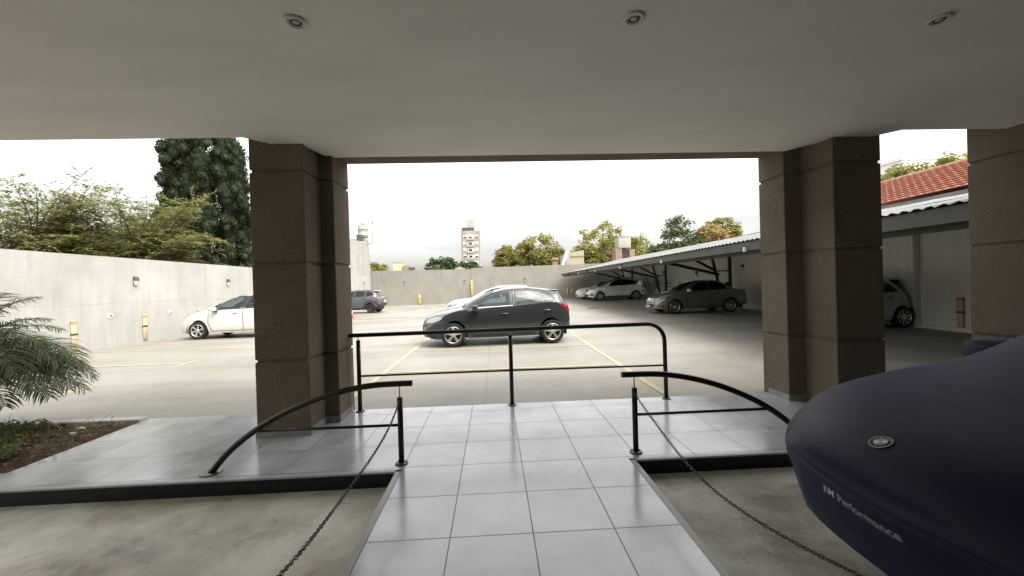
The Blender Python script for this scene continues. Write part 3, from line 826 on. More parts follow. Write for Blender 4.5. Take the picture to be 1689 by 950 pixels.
wall_lamp((-8.43,fwy(-8.43),2.1),fa,"hooded lamp on the far wall, above the squat yellow guard")
wall_lamp((-2.72,fwy(-2.72),2.05),fa,"hooded lamp on the far wall, just left of the tall yellow post")
wall_lamp((3.02,fwy(3.02)-0.06,2.06),fa,"hooded lamp on the far wall, above the dark hatchback's roof")
wall_lamp((8.62,fwy(8.62)-0.06,2.06),fa,"hooded lamp on the far wall in the carport's dark corner")
wall_lamp((11.98,18.9,2.08),R(-90),"hooded wall lamp above the beige saloon's boot, beside a truss post")
wall_lamp((11.98,23.3,1.92),R(-90),"hooded wall lamp above the beige saloon's windscreen, between two trusses")
wall_lamp((11.98,27.9,2.12),R(-90),"hooded wall lamp behind the middle truss under the carport")
wall_lamp((11.98,32.2,2.12),R(-90),"hooded wall lamp above the hanging bicycles")

# wall guards: yellow rubber strips on the walls and posts
def guard(p, face, label, h=0.86, w=0.15, m='guard'):
    o = thing("wall_guard", label, "wall guard", p, face, "yellow guards along the walls")
    a = MB(); a.rbox(-w/2,w/2,-0.05,0,0.03,h,0.012,None,1); a.build("pad", M[m], o)
    a = MB(); a.box(-w/2-0.004,w/2+0.004,-0.056,0,h-0.10,h-0.02); a.build("cap_band", M['guardr'], o)
    a = MB(); a.box(-w/2-0.004,w/2+0.004,-0.056,0,h*0.52,h*0.52+0.05); a.build("dark_band", M['housing'], o)
    return o
guard((-11.70,11.82,0.04),R(90),"orange yellow wall guard on the white wall, next to the palm fronds")
guard((-11.70,14.12,0.05),R(90),"orange yellow wall guard on the white wall, between the two number plaques")
guard((-11.70,16.6,0.08),R(90),"orange yellow wall guard half hidden behind the white hatchback's bonnet")
guard((11.97,9.86,0.03),R(-90),"yellow wall guard in the shade beside the right edge pillar")
guard((-7.08,fwy(-7.08),0.0),fa,"squat yellow guard at the foot of the far wall",1.02,0.26,'yellow')
guard((7.36,fwy(7.36)-0.06,0.30),fa,"yellow guard on the far wall left of the parked white cars",0.80,0.16,'yellow')
yp = MB(); yp.rod((-2.05,fwy(-2.05)-0.14,0.1),(-2.05,fwy(-2.05)-0.14,2.15),0.07,14)
tag(yp.build("guard_post", M['yellow']), "tall pale yellow post standing against the joint of the far wall", "guard post", "yellow posts at the far wall")
yp = MB(); yp.rod((6.95,fwy(6.95)-0.16,0.28),(6.95,fwy(6.95)-0.16,1.15),0.05,14)
tag(yp.build("guard_post", M['yellow']), "short thin yellow post left of the carport's far corner", "guard post", "yellow posts at the far wall")

def text_mesh(body, size, m, name, parent, loc, rot, extrude=0.002, xs=1.0, bold=0.0, shear=0.0):
    c = bpy.data.curves.new(name,'FONT'); c.body = body; c.size = size; c.align_x = 'CENTER'; c.align_y = 'CENTER'; c.extrude = extrude; c.resolution_u = 3; c.offset = bold*size; c.shear = shear
    tmp = bpy.data.objects.new("tmp_text", c); COL.objects.link(tmp)
    bpy.context.view_layer.update()
    me = bpy.data.meshes.new_from_object(tmp.evaluated_get(bpy.context.evaluated_depsgraph_get()))
    bpy.data.objects.remove(tmp)
    me.materials.clear(); me.materials.append(m)
    o = bpy.data.objects.new(name, me); COL.objects.link(o); o.parent = parent; o.location = loc; o.rotation_euler = rot; o.scale = (xs,1,1)
    return o
def plaque(y, z, r, n, label):
    o = thing("number_plaque", label, "number plaque", (-11.70,y,z), 0, "round bay number plaques")
    a = MB(); a.lathe([(r,0),(r,0.010),(r*0.97,0.013),(0.001,0.013)],32,Matrix.Rotation(R(90),4,'Y')); a.build("disc", M['sign'], o)
    text_mesh(n, r*1.22, M['ink'], "number", o, (0.0145,0,0), (R(90),0,R(90)), bold=0.03)
    return o
plaque(12.92,0.955,0.085,"34","round white number 34 plaque on the white wall")
plaque(15.22,0.925,0.08,"35","round white number 35 plaque near the white hatchback's nose")

# ------------------------------------------------------------------ carport
cp = thing("carport", "long lean-to carport with a zinc sheet roof along the right wall", "carport", (0,0,0))
def eave(y): return 6.12+0.008*(y-5), 2.43+0.0035*(y-5)
rf = MB(); ny = 620; vs = []; fs = []
y0r, y1r = 2.5, 37.6
for j in range(ny+1):
    y = y0r+(y1r-y0r)*j/ny; ex, ez = eave(y); w = 0.019*math.sin(2*math.pi*y/0.177)
    ph = 0
    vs.append((ex-0.06,y,ez-0.006+w)); vs.append((11.975,y,3.50+0.009*(y-10)+w))
for j in range(ny): fs.append((2*j,2*j+1,2*j+3,2*j+2))
rf.add(vs,fs,True)
rf.build("roof_sheet", M['zinc'], cp)
un = MB()
e0,e1 = eave(y0r),eave(y1r)
un.quad((e0[0]+0.04,y0r,e0[1]-0.04),(11.97,y0r,3.42),(11.97,y1r,3.70),(e1[0]+0.04,y1r,e1[1]-0.04))
un.build("roof_lining", M['under'], cp)
fl = MB()
fl.add([(e0[0],y0r,e0[1]-0.26),(e0[0]+0.03,y0r,e0[1]-0.26),(e0[0]+0.03,y0r,e0[1]-0.03),(e0[0],y0r,e0[1]-0.03),(e1[0],y1r,e1[1]-0.20),(e1[0]+0.03,y1r,e1[1]-0.20),(e1[0]+0.03,y1r,e1[1]-0.03),(e1[0],y1r,e1[1]-0.03)],[(0,3,2,1),(4,5,6,7),(0,1,5,4),(1,2,6,5),(2,3,7,6),(3,0,4,7)])
fl.build("fascia", M['fascia'], cp)
bm_ = MB(); bm_.bar((e0[0]+0.22,y0r,e0[1]-0.26),(e1[0]+0.22,y1r,e1[1]-0.20),0.09,0.16)
for x,z in ((8.0,2.72),(10.0,3.05)): bm_.bar((x,y0r,z),(x,y1r,z+0.05),0.06,0.12)
bm_.build("purlin", M['steel'], cp)
fb = MB(); fb.box(12.0,12.2,4,20.5,3.30,3.62); fb.build("flashing", M['zinc'], cp)
# gutter outlet brackets on the fascia
for y in (9.6,14.6,19.6,24.6,29.6):
    ex, ez = eave(y); a = MB(); a.box(ex-0.05,ex-0.002,y-0.03,y+0.03,ez-0.27,ez-0.16); a.build("bracket", M['lwall'], cp)
def truss(y):
    z0 = lotz(11,y)
    a = MB(); a.bar((11.62,y,z0),(11.62,y,3.40),0.13,0.10); a.build("truss_post", M['steel'], cp)
    a = MB(); a.bar((11.30,y,z0),(10.62,y,3.15),0.11,0.09); a.build("leaning_post", M['steel'], cp)
    a = MB(); a.bar((10.93,y,1.96),(11.60,y,1.96),0.06,0.06); a.build("tie", M['steel'], cp)
    a = MB(); a.bar((7.7,y,2.62),(11.05,y,1.79),0.13,0.13); a.build("lower_chord", M['steel'], cp)
    a = MB(); a.bar((9.35,y,2.82),(10.90,y,1.97),0.10,0.10); a.build("brace", M['steel'], cp)
    a = MB(); a.bar((6.2,y,2.40),(11.9,y,3.36),0.09,0.14); a.build("rafter", M['steel'], cp)
for y in (19.4,26.8,33.4): truss(y)
nr = MB(); nr.bar((6.2,12.0,2.38),(11.9,12.0,3.34),0.09,0.14); nr.bar((6.2,5.0,2.36),(11.9,5.0,3.32),0.09,0.14); nr.build("rafter", M['steel'], cp)

# tiled house beyond the right wall
hs_ = thing("tiled_house", "house with a bright red tile roof beyond the carport", "house", (0,0,0))
a = MB(); nC = 12; x0_,z0_,x1_,z1_ = 12.25,3.72,15.0,5.02
vs_all = MB(); shade_all = MB(); ncol = 190; ya, yb = 5.0, 16.8
for c in range(nC):
    t0, t1 = c/nC, (c+1.06)/nC
    vs = []; fs = []
    for j in range(ncol+1):
        y = ya+(yb-ya)*j/ncol; w = 0.018*abs(math.sin(math.pi*y/0.23))
        xA,zA = x0_+(x1_-x0_)*t0, z0_+(z1_-z0_)*t0+0.07
        xB,zB = x0_+(x1_-x0_)*t1, z0_+(z1_-z0_)*t1+0.005
        vs += [(xA,y,zA-0.022),(xA,y,zA+w),(xB,y,zB+w)]
    for j in range(ncol):
        k = 3*j; fs += [(k,k+3,k+4,k+1),(k+1,k+4,k+5,k+2)]
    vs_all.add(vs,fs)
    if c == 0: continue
    shade_all.add([(xA+0.07,ya,zA-0.08),(xA+0.07,yb,zA-0.08),(xA+0.07,yb,zA+0.03),(xA+0.07,ya,zA+0.03)],[(3,2,1,0)])  # dark strips in the lining colour stand in for shade under each tile course
    shade_all.add([(xA,ya,zA-0.021),(xA,yb,zA-0.021),(xA+0.08,yb,zA-0.005),(xA+0.08,ya,zA-0.005)],[(0,1,2,3)])
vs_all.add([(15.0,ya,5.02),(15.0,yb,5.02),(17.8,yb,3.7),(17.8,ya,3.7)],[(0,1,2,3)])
roof_o = vs_all.build("roof", M['rooftile'], hs_); shade_all.build("course_shade_strip", M['under'], roof_o)
a = MB()
for j in range(44):
    y = ya+(yb-ya)*j/44; a.tube([(15.0,y,5.045),(15.0,y+(yb-ya)/44*1.08,5.035)],[0.075,0.065],10)
a.build("ridge_cap", M['ridge'], roof_o)
a = MB(); a.box(12.6,17.4,ya+0.3,yb-0.3,-0.3,3.65); a.build("wall", M['cream'], hs_)

# ------------------------------------------------------------------ cars
def pchip(pts):
    xs = [p[0] for p in pts]; ys = [p[1] for p in pts]; n = len(xs)
    h = [xs[i+1]-xs[i] for i in range(n-1)]; d = [(ys[i+1]-ys[i])/h[i] for i in range(n-1)]
    m = [d[0]]+[0]*(n-2)+[d[-1]]
    for i in range(1,n-1):
        if d[i-1]*d[i] > 0:
            w1 = 2*h[i]+h[i-1]; w2 = h[i]+2*h[i-1]; m[i] = (w1+w2)/(w1/d[i-1]+w2/d[i])
    def f(x):
        if x <= xs[0]: return ys[0]
        if x >= xs[-1]: return ys[-1]
        i = 0
        while x > xs[i+1]: i += 1
        t = (x-xs[i])/h[i]; t2 = t*t; t3 = t2*t
        return ys[i]*(2*t3-3*t2+1)+h[i]*m[i]*(t3-2*t2+t)+ys[i+1]*(-2*t3+3*t2)+h[i]*m[i+1]*(t3-t2)
    return f

def car_surface(sp):
    """closed shell of the body as a bmesh: x from nose to tail, z up, wheels cut out of the lower edge"""
    L, Wd = sp['L'], sp['W']
    top, sh = pchip(sp['top']), pchip(sp['shoulder'])
    low = pchip(sp['low'])
    wm = pchip(sp['wmax']); wt = pchip(sp['wtop'])
    xs = [L*i/84 for i in range(85)]
    xs += [0.012,0.03,0.06,0.1,L-0.012,L-0.03,L-0.06,L-0.1]
    for xw in sp.get('axles',()):
        Ra = sp['arch']
        for k in range(-12,13): xs.append(xw+Ra*math.sin(math.pi/2*k/12))
    xs = sorted(set(round(x,4) for x in xs))
    ys_ = [xs[0]]
    for x in xs[1:]:
        if x-ys_[-1] > 0.007: ys_.append(x)
    xs = ys_
    xs[-1] = L
    def lowz(x):
        z = low(x)
        for xw in sp.get('axles',()):
            d = abs(x-xw)
            if d < sp['arch']: z = max(z, sp['R']+math.sqrt(max(0,sp['arch']**2-d*d))*0.99)
        return z
    nA, nB, nC_ = 13, 7, 7
    rings = []
    for x in xs:
        zl, zs, zt = lowz(x), sh(x), top(x)
        zs = min(zs, zt-0.03); zl_ = min(zl, zs-0.05)
        wM = wm(x); ws_ = wM*sp.get('sh_in',0.955); wT = min(wt(x), ws_-0.01); zb = low(x)
        zm = sp.get('zm',0.56)
        ring = []
        def side(z):      # half width on the flank at height z
            if z < zm:
                u = (zm-z)/max(0.05,zm-zb); return wM*(1-0.06*u*u)
            u = (z-zm)/max(0.05,zs-zm); return wM+(ws_-wM)*u**2.2
        for i in range(nA):
            z = zl_+(zs-zl_)*i/(nA-1); ring.append((side(z),z))
        crown = min(sp.get('crown',0.055), (zt-zs)*0.6)
        ze = zt-crown
        for i in range(1,nB+1):
            u = i/nB; y = ws_+(wT-ws_)*u; z = zs+(ze-zs)*u; y += 0.02*math.sin(math.pi*u)*min(1,(ze-zs)/0.3); ring.append((y,z))
        for i in range(1,nC_+1):
            u = i/nC_; an = u*math.pi/2
            y = wT*math.cos(an)**0.75 if u < 1 else 0.0; z = ze+crown*(1-(y/wT)**2.6); ring.append((y,z))
        rings.append(ring)
    n = len(rings[0])
    nose, tail = sp.get('nose',0.22), sp.get('tail',0.12)
    def plan(x,y,z):
        u = min(1,abs(y)/(Wd/2))
        if x < 1.1: x += nose*(u**2.6)*(1-x/1.1)**1.3
        xr = L-x
        if xr < 0.9: x -= tail*(u**2.6)*(1-xr/0.9)**1.3
        return x,y,z
    bm = bmesh.new(); grid = []
    for x, ring in zip(xs, rings):
        row = [bm.verts.new(plan(x,-y,z)) for y,z in ring]
        row += [bm.verts.new(plan(x,y,z)) for y,z in reversed(ring[:-1])]
        grid.append(row)
    for a_, b_ in zip(grid,grid[1:]):
        for i in range(len(a_)-1): bm.faces.new((a_[i],b_[i],b_[i+1],a_[i+1]))
    for row, x, ring, flip in ((grid[0],xs[0],rings[0],0),(grid[-1],xs[-1],rings[-1],1)):
        m_ = n-1; K = 9
        prev = None
        for i in range(m_):
            y, z = ring[i]
            cur = [row[i]]+[bm.verts.new(plan(x,-y+2*y*k/K,z)) for k in range(1,K)]+[row[2*m_-i]]
            if prev:
                for k in range(K):
                    q = (prev[k],prev[k+1],cur[k+1],cur[k]); bm.faces.new(q if flip else tuple(reversed(q)))
            prev = cur
        apex = row[m_]
        for k in range(K):
            q = (prev[k],prev[k+1],apex); bm.faces.new(q if flip else tuple(reversed(q)))
    bm.normal_update()
    return bm

def in_poly(x, y, P):
    c = False; n = len(P)
    for i in range(n):
        x0,y0 = P[i]; x1,y1 = P[i-1]
        if (y0 > y) != (y1 > y) and x < (x1-x0)*(y-y0)/(y1-y0)+x0: c = not c
    return c
class Car:
    def __init__(s, sp, root):
        s.sp = sp; s.root = root; s.bm = car_surface(sp); s.bvh = BVHTree.FromBMesh(s.bm); s.cuts = []
    def cast(s, mode, a, b, off):
        L = s.sp['L']
        if mode == 'L': o, d = Vector((a,-3,b)), Vector((0,1,0))
        elif mode == 'R': o, d = Vector((a,3,b)), Vector((0,-1,0))
        elif mode == 'F': o, d = Vector((-3,a,b)), Vector((1,0,0))
        elif mode == 'B': o, d = Vector((L+3,a,b)), Vector((-1,0,0))
        else: o, d = Vector((a,b,4)), Vector((0,0,-1))
        h = s.bvh.ray_cast(o,d)
        if h[0] is None:
            q = o+d*(3+0.9*s.sp['W']/2*0) if mode in 'FB' else o+d*(3-s.sp['W']/2)
            h = s.bvh.find_nearest(q if mode != 'T' else Vector((a,b,1.0)))
        nrm = h[1]
        if nrm.dot(d) > 0: nrm = -nrm
        return h[0]+nrm*off
    def grid_poly(s, poly, step):
        bm = bmesh.new(); f = bm.faces.new([bm.verts.new((x,y,0)) for x,y in poly])
        x0,x1 = min(p[0] for p in poly),max(p[0] for p in poly); y0,y1 = min(p[1] for p in poly),max(p[1] for p in poly)
        for ax,lo,hi in ((0,x0,x1),(1,y0,y1)):
            k = max(1,int((hi-lo)/step))
            for i in range(1,k):
                c = lo+(hi-lo)*i/k; co = Vector((c,0,0)) if ax == 0 else Vector((0,c,0)); no = Vector((1,0,0)) if ax == 0 else Vector((0,1,0))
                bmesh.ops.bisect_plane(bm, geom=bm.verts[:]+bm.edges[:]+bm.faces[:], plane_co=co, plane_no=no)
        return bm
    def patch(s, name, mode, poly, m, off=0.004, parent=None, step=0.06):
        bm = s.grid_poly(poly, step)
        for v in bm.verts: v.co = s.cast(mode, v.co.x, v.co.y, off)
        a = MB(); a.bm(bm, None, True); return a.build(name, m, parent or s.root)
    def ring(s, name, mode, poly, win, wout, m, off, parent=None):
        """band that follows a polygon's outline on the body"""
        n = len(poly); P = []
        cx = sum(p[0] for p in poly)/n; cy = sum(p[1] for p in poly)/n
        area = sum(poly[i][0]*poly[(i+1)%n][1]-poly[(i+1)%n][0]*poly[i][1] for i in range(n)); sg = 1 if area > 0 else -1
        def nrm(a,b):
            d = Vector((b[0]-a[0],b[1]-a[1])).normalized(); return Vector((d.y,-d.x))*sg
        corners = []
        for i in range(n):
            n0 = nrm(poly[i-1],poly[i]); n1 = nrm(poly[i],poly[(i+1)%n]); q = n0+n1
            q = q.normalized()/max(0.5,math.sqrt((1+n0.dot(n1))/2)); corners.append(q)
        pts = []
        for i in range(n):
            j = (i+1)%n; d = (Vector(poly[j])-Vector(poly[i])).length; k = max(1,int(d/0.06))
            for t in range(k):
                u = t/k; pts.append((Vector(poly[i]).lerp(Vector(poly[j]),u),corners[i].lerp(corners[j],u)))
        a = MB(); vs = []; N_ = len(pts)
        for p,q in pts:
            for o_ in (-win,wout): e = p+q*o_; vs.append(s.cast(mode,e.x,e.y,off))
        a.add(vs,[(2*i,2*i+1,(2*i+3)%(2*N_),(2*i+2)%(2*N_)) for i in range(N_)],True)
        return a.build(name, m, parent or s.root)
    def window(s, name, mode, poly, glass, frame=0.022):
        w = s.patch(name, mode, poly, glass, 0.003)
        s.ring("window_frame", mode, poly, 0.022, frame, M['gasket'], 0.006, w)
        s.cuts.append((mode, poly)); return w
    def finish(s, m):
        def cut(f):
            c = f.calc_center_median(); nn = f.normal
            for mode, poly in s.cuts:
                if mode == 'L' and c.y < -0.2 and abs(nn.y) > 0.25 and in_poly(c.x,c.z,poly): return True
                if mode == 'R' and c.y > 0.2 and abs(nn.y) > 0.25 and in_poly(c.x,c.z,poly): return True
                if mode == 'T' and c.z > 0.8 and in_poly(c.x,c.y,poly): return True
                if mode == 'B' and c.x > s.sp['L']*0.6 and abs(nn.y) < 0.8 and nn.x > 0.1 and in_poly(c.y,c.z,poly): return True
            return False
        bmesh.ops.delete(s.bm, geom=[f for f in s.bm.faces if cut(f)], context='FACES')
        a = MB(); a.bm(s.bm, None, True)
        return a.build("body", m, s.root, sharp=42)

def wheel(root, x, y, Rr, side, style, rim_m, width=0.2):
    """side -1: outer face towards -y"""
    xf = Matrix.Translation((x,y,Rr)) @ Matrix.Rotation(R(90) if side < 0 else R(-90),4,'X')
    a = MB(); w = width/2; rr = Rr*0.685
    a.lathe([(rr,-w),(Rr*0.93,-w),(Rr*0.985,-w*0.8),(Rr,-w*0.5),(Rr,w*0.5),(Rr*0.985,w*0.8),(Rr*0.93,w),(Rr*0.80,w*1.04),(rr,w*0.9),(rr,-w)],36,xf)
    t = a.build("wheel", M['tyre'], root)
    b = MB(); b.lathe([(rr,w*0.92),(rr*0.97,w*0.95),(rr*0.93,w*0.86),(rr*0.90,w*0.2),(0.001,w*0.15)],32,xf); b.build("rim_barrel", M['gunmet'], t)
    b = MB(); b.lathe([(rr*1.01,w*0.90),(rr*1.0,w*1.0),(rr*0.95,w*0.99),(rr*0.92,w*0.80)],36,xf)
    n = {'five':5,'multi':9,'star':6,'twin':5}[style]
    for k in range(n):
        offs = (0,) if style in ('five','multi','star') else (-0.17,0.17)
        for o_ in offs:
            an = 2*math.pi*k/n+0.3+o_
            w0 = rr*{'five':0.13,'multi':0.055,'star':0.10,'twin':0.065}[style]; w1 = rr*{'five':0.17,'multi':0.075,'star':0.15,'twin':0.07}[style]
            m4 = xf @ Matrix.Rotation(an,4,'Z')
            vs = [(rr*0.14,-w0,w*0.62),(rr*0.14,w0,w*0.62),(rr*0.95,w1,w*0.86),(rr*0.95,-w1,w*0.86),(rr*0.14,-w0,w*0.76),(rr*0.14,w0,w*0.76),(rr*0.95,w1,w*0.98),(rr*0.95,-w1,w*0.98)]
            b.add([m4 @ Vector(v_) for v_ in vs],[(0,3,2,1),(4,5,6,7),(0,1,5,4),(1,2,6,5),(2,3,7,6),(3,0,4,7)])
    b.lathe([(rr*0.24,w*0.6),(rr*0.24,w*0.82),(rr*0.18,w*0.90),(0.001,w*0.90)],18,xf)
    b.build("rim", rim_m, t)
    return t

def make_car(label, cat, sp, loc, rz, name="car", sides=('L','R')):
    root = thing(name, label, cat, loc, rz, None)
    c = Car(sp, root); pm = sp['paint']; gl = sp.get('glass', M['glass']); L = sp['L']; Wd = sp['W']
    # underbody, wheel wells
    zlo = pchip(sp['low'])
    a = MB(); hw = Wd/2-0.27
    a.box(0.25,L-0.25,-hw,hw,max(0.14,zlo(L/2)-0.02),0.60)
    a.box(sp['cabin'][0],sp['cabin'][1],-Wd/2+0.09,Wd/2-0.09,max(0.16,zlo(L/2)+0.005),0.5)
    a.build("underbody", M['plastic'], root)
    for xw in sp['axles']:
        for sd_ in (-1,1):
            a = MB(); n = 16; vs = []
            for i in range(n+1):
                an = math.pi*(i/n*1.16-0.08); px_, pz_ = xw+sp['arch']*1.0*math.cos(an), sp['R']+sp['arch']*1.0*math.sin(an)
                vs += [(px_,sd_*(Wd/2-0.035),pz_),(px_,sd_*(Wd/2-0.30),pz_)]
            a.add(vs,[(2*i,2*i+1,2*i+3,2*i+2) for i in range(n)],True)
            a.add([vs[2*i+1] for i in range(n+1)]+[(xw,sd_*(Wd/2-0.30),sp['R'])],[(i,i+1,n+1) for i in range(n)])
            a.build("wheel_arch", M['plastic'], root)
            wheel(root, xw, sd_*(Wd/2-0.115), sp['R'], sd_, sp['rim'], sp.get('rim_m',M['alloy']), sp.get('tw',0.2))
    # seats, dashboard, steering wheel
    c0, c1 = sp['cabin']; sx = c0+0.95
    for y in (-0.36,0.36):
        a = MB(); a.rbox(sx-0.40,sx+0.12,y-0.24,y+0.24,0.45,0.62,0.05)
        a.rbox(-0.07,0.07,y-0.23,y+0.23,0,0.58,0.05,Matrix.Translation((sx+0.16,0,0.58)) @ Matrix.Rotation(R(16),4,'Y'))
        st_ = a.build("seat", M['seat'], root)
        a = MB(); a.rbox(sx+0.28,sx+0.37,y-0.12,y+0.12,sp['H']-0.36,sp['H']-0.20,0.035); a.build("headrest", M['seat'], st_)
    a = MB(); a.rbox(sx+0.55,sx+1.05,-0.60,0.60,0.45,0.62,0.05); a.rbox(-0.07,0.07,-0.6,0.6,0,0.66,0.05,Matrix.Translation((sx+1.05,0,0.58)) @ Matrix.Rotation(R(18),4,'Y')); a.build("rear_bench", M['seat'], root)
    for y in (-0.38,0.38):
        a = MB(); a.rbox(sx+1.22,sx+1.32,y-0.13,y+0.13,sp['H']-0.30,sp['H']-0.14,0.04); a.build("headrest", M['seat'], root)
    a = MB(); a.rbox(c0-0.1,c0+0.42,-Wd/2+0.12,Wd/2-0.12,0.55,0.90,0.06); a.build("dashboard", M['plastic'], root)
    a = MB(); a.tube([(0.19*math.cos(2*math.pi*k/20),0.19*math.sin(2*math.pi*k/20),0) for k in range(21)],0.014,8,False)
    a.bar((-0.19,0,0),(0.19,0,0),0.03,0.03)
    xf = Matrix.Translation((c0+0.52,-0.36,0.86)) @ Matrix.Rotation(R(-62),4,'Y'); a.v = [tuple(xf @ Vector(p)) for p in a.v]
    a.build("steering_wheel", M['plastic'], root)
    # glazing
    for sd_ in sides:
        for nm, poly, m_ in sp.get('under_side',()): c.patch(nm, sd_, poly, m_, 0.0015, None, 0.05)
        for poly in sp['windows']: c.window("side_window", sd_, poly, gl)
        for i, poly in enumerate(sp.get('doors',())):
            c.ring("door_gap", sd_, poly, 0.009, 0.009, M['gap'], 0.003)
        for x, z in sp.get('handles',()):
            co = c.cast(sd_,x,z,0.0); sg = -1 if sd_ == 'L' else 1
            a = MB(); a.rbox(x-0.09,x+0.09,co.y-0.002 if sg > 0 else co.y-0.028,co.y+0.028 if sg > 0 else co.y+0.002,z-0.016,z+0.016,0.010); a.build("door_handle", sp.get('handle_m',pm), root)
        # mirror
        mx_, mz_ = sp['mirror']; sg = -1 if sd_ == 'L' else 1; co = c.cast(sd_,mx_,mz_,0)
        a = MB(); y0_, y1_ = (co.y-0.235,co.y-0.05) if sg < 0 else (co.y+0.05,co.y+0.235)
        a.rbox(mx_-0.10,mx_+0.05,y0_,y1_,mz_-0.055,mz_+0.085,0.042,None,3); mr = a.build("mirror", sp.get('mirror_m',pm), root)
        a = MB(); a.rbox(mx_-0.05,mx_+0.06,min(co.y,co.y+sg*0.14),max(co.y,co.y+sg*0.14),mz_-0.085,mz_-0.045,0.012); a.build("mirror_arm", M['plastic'], mr)
        for poly in sp.get('headlights',()):
            hl = c.patch("headlight", sd_, poly, M['lamp'], 0.006, None, 0.04); c.ring("lamp_surround", sd_, poly, 0.004, 0.012, M['gasket'], 0.007, hl)
        for poly in sp.get('taillights',()): c.patch("tail_light", sd_, poly, M['tail'], 0.010, None, 0.04)
        for poly in sp.get('sidetrim',()): c.patch("side_trim", sd_, poly, M['plastic'], 0.006, None, 0.07)
        for nm, poly, m_ in sp.get('sidepatch',()): c.patch(nm, sd_, poly, m_, 0.007, None, 0.05)
    if 'windscreen' in sp: c.window("windscreen",'T',sp['windscreen'],gl)
    if 'rearscreen' in sp: c.window("rear_window",'B',sp['rearscreen'],gl)
    for nm, poly, m_ in sp.get('front',()): c.patch(nm,'F',poly,m_,0.008,None,0.05)
    for nm, poly, m_ in sp.get('rear',()): c.patch(nm,'B',poly,m_,0.008,None,0.05)
    for nm, poly, m_ in sp.get('toppatch',()): c.patch(nm,'T',poly,m_,0.003,None,0.06)
    if sp.get('rails'):
        x0,x1 = sp['rails']
        for sg in (-1,1):
            P = []
            for i in range(13):
                x = x0+(x1-x0)*i/12; y = sg*(pchip(sp['wtop'])(x)-0.03); z = c.cast('T',x,y,0).z; P.append((x,y,z+0.045*min(1,min(i,12-i)/1.5)))
            a = MB(); a.tube(P,0.016,8); a.build("roof_rail", sp.get('rail_m',M['stain']), root)
    if sp.get('spoiler'):
        x0,x1,z0,w_ = sp['spoiler']
        a = MB(); a.rbox(x0,x1,-w_,w_,-0.016,0.020,0.014,Matrix.Translation((0,0,z0)),2); a.build("spoiler", sp.get('spoiler_m',pm), root)
    if sp.get('antenna'):
        x,z,dx,dz = sp['antenna']; a = MB(); a.tube([(x,0,z),(x+dx,0,z+dz)],[0.006,0.002],6); a.build("antenna", M['plastic'], root)
    for px0 in sp.get('wipers',()):
        a = MB(); P=[c.cast('T',px0[0]+(px0[2]-px0[0])*k/4,px0[1]+(px0[3]-px0[1])*k/4,0.02) for k in range(5)]; a.tube(P,0.008,5); a.build("wiper", M['plastic'], root)
    c.finish(pm)
    return root

